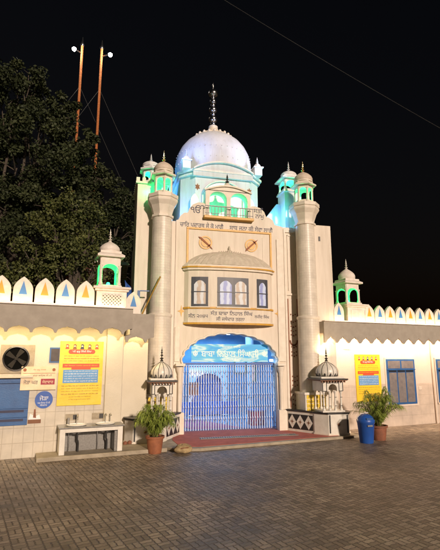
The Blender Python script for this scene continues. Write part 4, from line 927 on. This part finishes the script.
# tan bundle beside the carpet
mb = MB(); rd = random.Random(4)
N1, N2 = 14, 22; vs = []
for j in range(N1 + 1):
    th = PI * j / N1
    for i in range(N2):
        ph = 2 * PI * i / N2; k = 1 + .10 * sin(3 * ph + 2 * th) + .05 * sin(7 * ph) + rd.uniform(-.03, .03)
        vs.append((-1.62 + .20 * sin(th) * cos(ph) * k, -2.13 + .13 * sin(th) * sin(ph) * k, max(.002, .085 + .10 * cos(th) * k)))
fs = [(j * N2 + i, j * N2 + (i + 1) % N2, (j + 1) * N2 + (i + 1) % N2, (j + 1) * N2 + i) for j in range(N1) for i in range(N2)]
mb.add(vs, fs); t = thing('cloth_bundle', (-1.62, -2.13, 0), 'tan crumpled cloth bundle lying at the left corner of the carpet', 'bundle')
mb.build('sacking', 'bundle', t, 80)
MB().tube([(-1.74, -2.2, .09), (-1.66, -2.26, .12), (-1.55, -2.25, .13), (-1.47, -2.17, .10)], .012, 6).build('tie_cord', 'brown', t, 60)

# ================================================================== BEHIND THE WING: building, tarp, posts
t = thing('brick_building', (-3.3, 5, 0), 'dark red brick building with pale floor band behind the left wing', 'building')
MB().box(-4.6, -2.75, 4.5, 8, 0, 5.5).build('brick_wall', 'brick', t); MB().box(-4.65, -2.70, 4.44, 8.05, 5.5, 5.62).build('roof_band', 'cream', t); MB().box(-4.65, -2.7, 4.46, 4.5, 4.6, 4.68).build('floor_band', 'cream', t)
t = thing('blue_tarpaulin', (-2.9, .6, 3.1), 'blue tarpaulin hanging beside the left tower behind the roof kiosk', 'tarpaulin')
mb = MB(); N = 10; vs = []
for j in range(9):
    for i in range(N + 1):
        u = i / N; z = 4.25 - 1.15 * j / 8 - .12 * u * (1 - j / 8) * 2; vs.append((-2.93 + .20 * u + .02 * sin(j), .55 + .05 * sin(6 * u + j * .7), z))
fs = [(j * (N + 1) + i, j * (N + 1) + i + 1, (j + 1) * (N + 1) + i + 1, (j + 1) * (N + 1) + i) for j in range(8) for i in range(N)]
mb.add(vs, fs); o = mb.build('sheet', 'tarp', t, 80); so = o.modifiers.new('solid', 'SOLIDIFY'); so.thickness = .006
t = thing('scaffold_frame', (-2.55, -.1, 3.1), 'blue steel post with a short arm standing on the left roof corner', 'post')
MB().box(-2.60, -2.53, -.14, -.08, 3.12, 3.86).build('post', 'bluep', t, bevel=.004); MB().box(-2.53, -1.98 - .3, -.13, -.10, 3.84, 3.87).build('arm', 'bluep', t)
o = MB().tube([(-2.50, -.25, 3.13), (-2.02, -.42, 4.22)], .022, 8).build('wooden_pole', 'bamboo', None, 60); tag(o, 'yellow pole leaning from the blue roof post against the left column', 'pole')

# ================================================================== FLAGPOLES WITH LAMPS, WIRES
for (x, lx, nm) in ((-5.55, -.18, 'left'), (-4.45, .22, 'right')):
    t = thing('lamp_pole', (x, 12, 0), '%s of the two tall orange wrapped poles topped by glaring lamps' % nm, 'lamp pole', 'orange poles with lamps above the trees')
    topz = 20.0
    MB().tube([(x, 12, 0), (x, 12, topz)], .085, 12, .07).build('pole', 'orangepole', t, 60)
    MB().lathe([(.10, 0), (.13, .1), (.06, .25), (.02, .6)], (x, 12, topz), 12).build('pole_cap', 'steel', t, 60)
    MB().tube([(x, 12, topz - .5), (x + lx * 2, 11.8, topz - .4)], .04, 8).build('lamp_arm', 'steel', t)
    MB().lathe([(.05, -.1), (.10, -.05), (.12, .05), (.05, .12)], (x + lx * 2.3, 11.75, topz - .45), 14).build('lamp_head', 'lamp', t, 60)
    light('POINT', 'pole_light', (x + lx * 2.3, 11.4, topz - .45), (1, .90, .74), 170, shadow_soft_size=.12)
    for a in (-1, 1):
        MB().tube([(x, 12, topz - 2.6), (x + a * 3.2, 12 + a, topz - 9)], .010, 5).build('guy_wire', 'pipe', t)
mb = MB(); A_, B_ = Vector((-6, -3, 13.35)), Vector((10, -3, 6.25))
mb.tube([A_.lerp(B_, k / 24) - Vector((0, 0, 1.2 * (k / 24) * (1 - k / 24))) for k in range(25)], .006, 5)
o = mb.build('power_line', 'pipe'); tag(o, 'single thin power line crossing the dark sky right of the dome', 'power line')

# ================================================================== TREES
def tree(name, base, blobs, nleaf, m, label, seed, size=.11):
    rd = random.Random(seed); t = thing(name, base, label, 'tree', 'trees behind the left wing')
    bx, by, bz = base; tr = MB()
    top = max(b[2] for b in blobs) ; mid = Vector((bx, by, top * .45))
    tr.tube([Vector(base), Vector((bx + .1, by, top * .22)), mid], .26, 10, .16)
    for (x, y, z, r) in blobs:
        q = Vector((x, y, z)); m1 = mid.lerp(q, .5) + Vector((rd.uniform(-.3, .3), rd.uniform(-.3, .3), rd.uniform(-.2, .3)))
        tr.tube([mid - Vector((0, 0, rd.uniform(0, 1))), m1, q], .09, 7, .025)
        for k in range(4):
            e = q + Vector((rd.gauss(0, 1), rd.gauss(0, 1), rd.gauss(0, .8))).normalized() * r * .9; tr.tube([m1.lerp(q, rd.random()), q.lerp(e, .5) + Vector((0, 0, .1)), e], .03, 5, .008)
    tr.build('trunk', 'bark', t, 60)
    tot = sum(b[3] ** 2 for b in blobs); lf = MB(); V = []; F = []
    for (x, y, z, r) in blobs:
        subs = []
        for k in range(int(6 + 8 * r)):
            d = Vector((rd.gauss(0, 1), rd.gauss(0, 1), rd.gauss(0, 1))).normalized() * r * rd.uniform(.45, 1.05); subs.append((Vector((x, y, z)) + Vector((d.x, d.y, d.z * .85)), rd.uniform(.14, .44) * (.6 + .4 * r)))
        for k in range(int(nleaf * r * r / tot)):
            c_, sr = rd.choice(subs); g3 = Vector((rd.gauss(0, 1), rd.gauss(0, 1), rd.gauss(0, 1)))
            p = c_ + g3.normalized() * sr * rd.random() ** .45; s_ = size * rd.uniform(.6, 1.25)
            a = Vector((rd.gauss(0, 1), rd.gauss(0, 1), rd.gauss(0, .6) - .5)).normalized() * s_; b = a.cross(Vector((rd.gauss(0, 1), rd.gauss(0, 1), rd.gauss(0, 1)))).normalized() * s_ * .36
            n = len(V); V += [p, p + a * .5 + b, p + a, p + a * .5 - b]; F.append((n, n + 1, n + 2, n + 3))
    lf.v = V; lf.f = F; lf.build('crown', m, t)
tree('leafy_tree', (-7.6, 6, 0), [(-5.55, 6, 12.1, .95), (-4.75, 6.2, 10.9, .95), (-7.4, 6, 12.6, 1.5), (-8.2, 6.2, 11.2, 1.8), (-6.4, 5.8, 11.2, 1.4), (-7.2, 6, 9.6, 1.9), (-5.6, 6, 9.6, 1.5), (-8.4, 5.8, 8.2, 1.8), (-6.2, 6, 7.8, 1.7), (-7.6, 5.6, 6.2, 1.7), (-5.0, 6.2, 8.0, 1.3), (-9.3, 6, 13.2, 1.3), (-6.9, 6.1, 13.6, .8)], 60000, 'leafB', 'tall dark leafy tree filling the sky at the far left', 11, .13)
tree('leafy_tree', (-4.3, 8, 0), [(-4.6, 8, 10.3, 1.1), (-3.7, 8, 9.2, 1.3), (-5.2, 8, 8.9, 1.3), (-3.2, 8.2, 7.6, 1.4), (-4.4, 8, 7.0, 1.6), (-3.0, 8, 5.9, 1.4), (-4.8, 8, 5.2, 1.4), (-2.9, 8, 8.8, .9)], 34000, 'leafB', 'dark rounded tree between the orange poles and the left tower', 12, .13)
tree('shrubby_tree', (-4.7, 3.2, 0), [(-5.3, 3.2, 6.9, .8), (-4.6, 3.1, 7.2, .75), (-4.1, 3.2, 6.4, .75), (-5.1, 3, 5.9, .85), (-4.4, 3.2, 5.4, .8), (-3.9, 3.3, 4.9, .6), (-5.9, 3.1, 5.3, .8), (-5.0, 3.0, 4.7, .7), (-6.6, 3.2, 4.6, .7)], 13000, 'leafC', 'sparse yellowish lit tree just behind the left merlons', 13, .10)

# ================================================================== LIGHTS
WARM = (1, .70, .36)
# led strips under the eaves and along the merlon ledges
DOWN = ID
def strip(frame, s0, s1, d, z, pitch, energy, col, w=.04, name='eave_led'):
    o = light('AREA', name, ((s0 + s1) / 2, d, z), col, energy, Matrix.Rotation(rad(pitch), 4, 'X'), frame, shape='RECTANGLE', size=s1 - s0, size_y=w)
    return o
strip(WING, -6.5, 2.38, -.41, 2.76, 2, 75, (1, .74, .36))
strip(WING, 2.52, 3.15, .42, 2.9, 20, 9, (1, .72, .34))
strip(WING, 8.30, 18.5, .06, 2.74, 2, 215, (1, .70, .46))
strip(WING, -6.5, 2.3, -.52, 3.185, 150, 17, (1, .66, .34), name='merlon_led')
strip(WING, 8.3, 18.5, -.07, 3.135, 150, 19, (1, .66, .36), name='merlon_led')
light('AREA', 'tower_spill', (2.66, -.72, 2.2), WARM, 5, aim((2.8, -.8, 2.4), (2.9, -.4, 3.6)), size=.4)
# cool floodlights on the roof aimed at the dome
def spot(loc, to, col, e, ang=70, soft=.08, name='dome_floodlight'):
    return light('SPOT', name, loc, col, e, aim(loc, to), spot_size=rad(ang), spot_blend=.6, shadow_soft_size=soft)
spot((-2.05, -.1, 7.95), (-.25, 2.1, 9.35), (.30, .48, 1), 200, 50, .3)
spot((2.40, -.3, 7.95), (.25, 2.0, 9.35), (.62, .70, 1), 230, 46, .3)
spot((-1.9, 2.6, 7.2), (-1.0, 2.3, 8.8), (.08, .36, 1), 70, 90)
light('POINT', 'drum_light', (-1.5, .5, 6.2), (.16, .42, 1), 26, shadow_soft_size=.1)
light('POINT', 'drum_light', (1.6, .5, 6.2), (.16, .45, 1), 16, shadow_soft_size=.1)
light('POINT', 'blue_side_light', (1.85, .5, 6.7), (.10, .5, 1), 7, shadow_soft_size=.06)
light('POINT', 'green_light', (-.35, .5, 6.8), (.0, 1, .3), 5, shadow_soft_size=.05)
light('POINT', 'green_light', (.4, .5, 6.8), (.0, 1, .3), 6, shadow_soft_size=.05)
light('POINT', 'green_light', (2.75, .5, 6.35), (.0, 1, .35), 3, shadow_soft_size=.05)
light('POINT', 'green_light', (-2.42, .17, 6.86), (.0, 1, .3), 2.2, shadow_soft_size=.05)
# hall lamp, then fills added to brighten the gate bars
light('AREA', 'hall_light', (.1, 2.2, 2.78), (.14, .48, 1), 120, size=2.6)
light('AREA', 'arch_fill', (.1, .5, 2.55), (.32, .64, 1), 5, aim((.1, .5, 2.5), (.1, .2, .8)), shape='RECTANGLE', size=2, size_y=.06)  # added blue fill on gate and banner, not a real fitting
light('AREA', 'arch_front_fill', (.07, -.05, 2.5), (.65, .74, 1), 0.01, aim((.07, -.05, 2.5), (.07, .3, 1)), size=.1)  # second added fill at the arch front, almost off

sd = Vector((-.20, .94, -.29)).normalized()
light('SUN', 'street_floodlight', (6, -15, 8), (1, .80, .635), 3.0, sd.to_track_quat('-Z', 'Y').to_matrix().to_4x4(), angle=rad(3.0))

w = bpy.data.worlds.new('World'); S.world = w; w.use_nodes = True
sky = w.node_tree.nodes.new('ShaderNodeTexSky'); sky.sky_type = 'NISHITA'; sky.sun_disc = False; sky.sun_elevation = rad(-3); sky.sun_rotation = rad(157)
w.node_tree.links.new(sky.outputs[0], w.node_tree.nodes['Background'].inputs[0]); w.node_tree.nodes['Background'].inputs[1].default_value = .05

# ================================================================== CAMERA
p, ya = rad(10.8), rad(14)
F = Vector((sin(ya) * cos(p), cos(ya) * cos(p), sin(p))); Rr = Vector((cos(ya), -sin(ya), 0)); U = Rr.cross(F)
cam = bpy.data.cameras.new('camera'); co = bpy.data.objects.new('camera', cam); COL.objects.link(co)
co.matrix_world = Matrix(((Rr.x, U.x, -F.x, -3.321), (Rr.y, U.y, -F.y, -12.306), (Rr.z, U.z, -F.z, 2.0), (0, 0, 0, 1)))
cam.sensor_fit = 'HORIZONTAL'; cam.sensor_width = 36; cam.lens = 36 * 445 / 440; cam.clip_end = 400; S.camera = co
S.view_settings.view_transform = 'Standard'; S.view_settings.look = 'None'; S.view_settings.exposure = .30; S.view_settings.gamma = 1
S.cycles.use_denoising = True
try: S.cycles.denoiser = 'OPENIMAGEDENOISE'
except Exception: pass
S.cycles.max_bounces = 6; S.cycles.sample_clamp_indirect = 6; S.cycles.use_light_tree = True
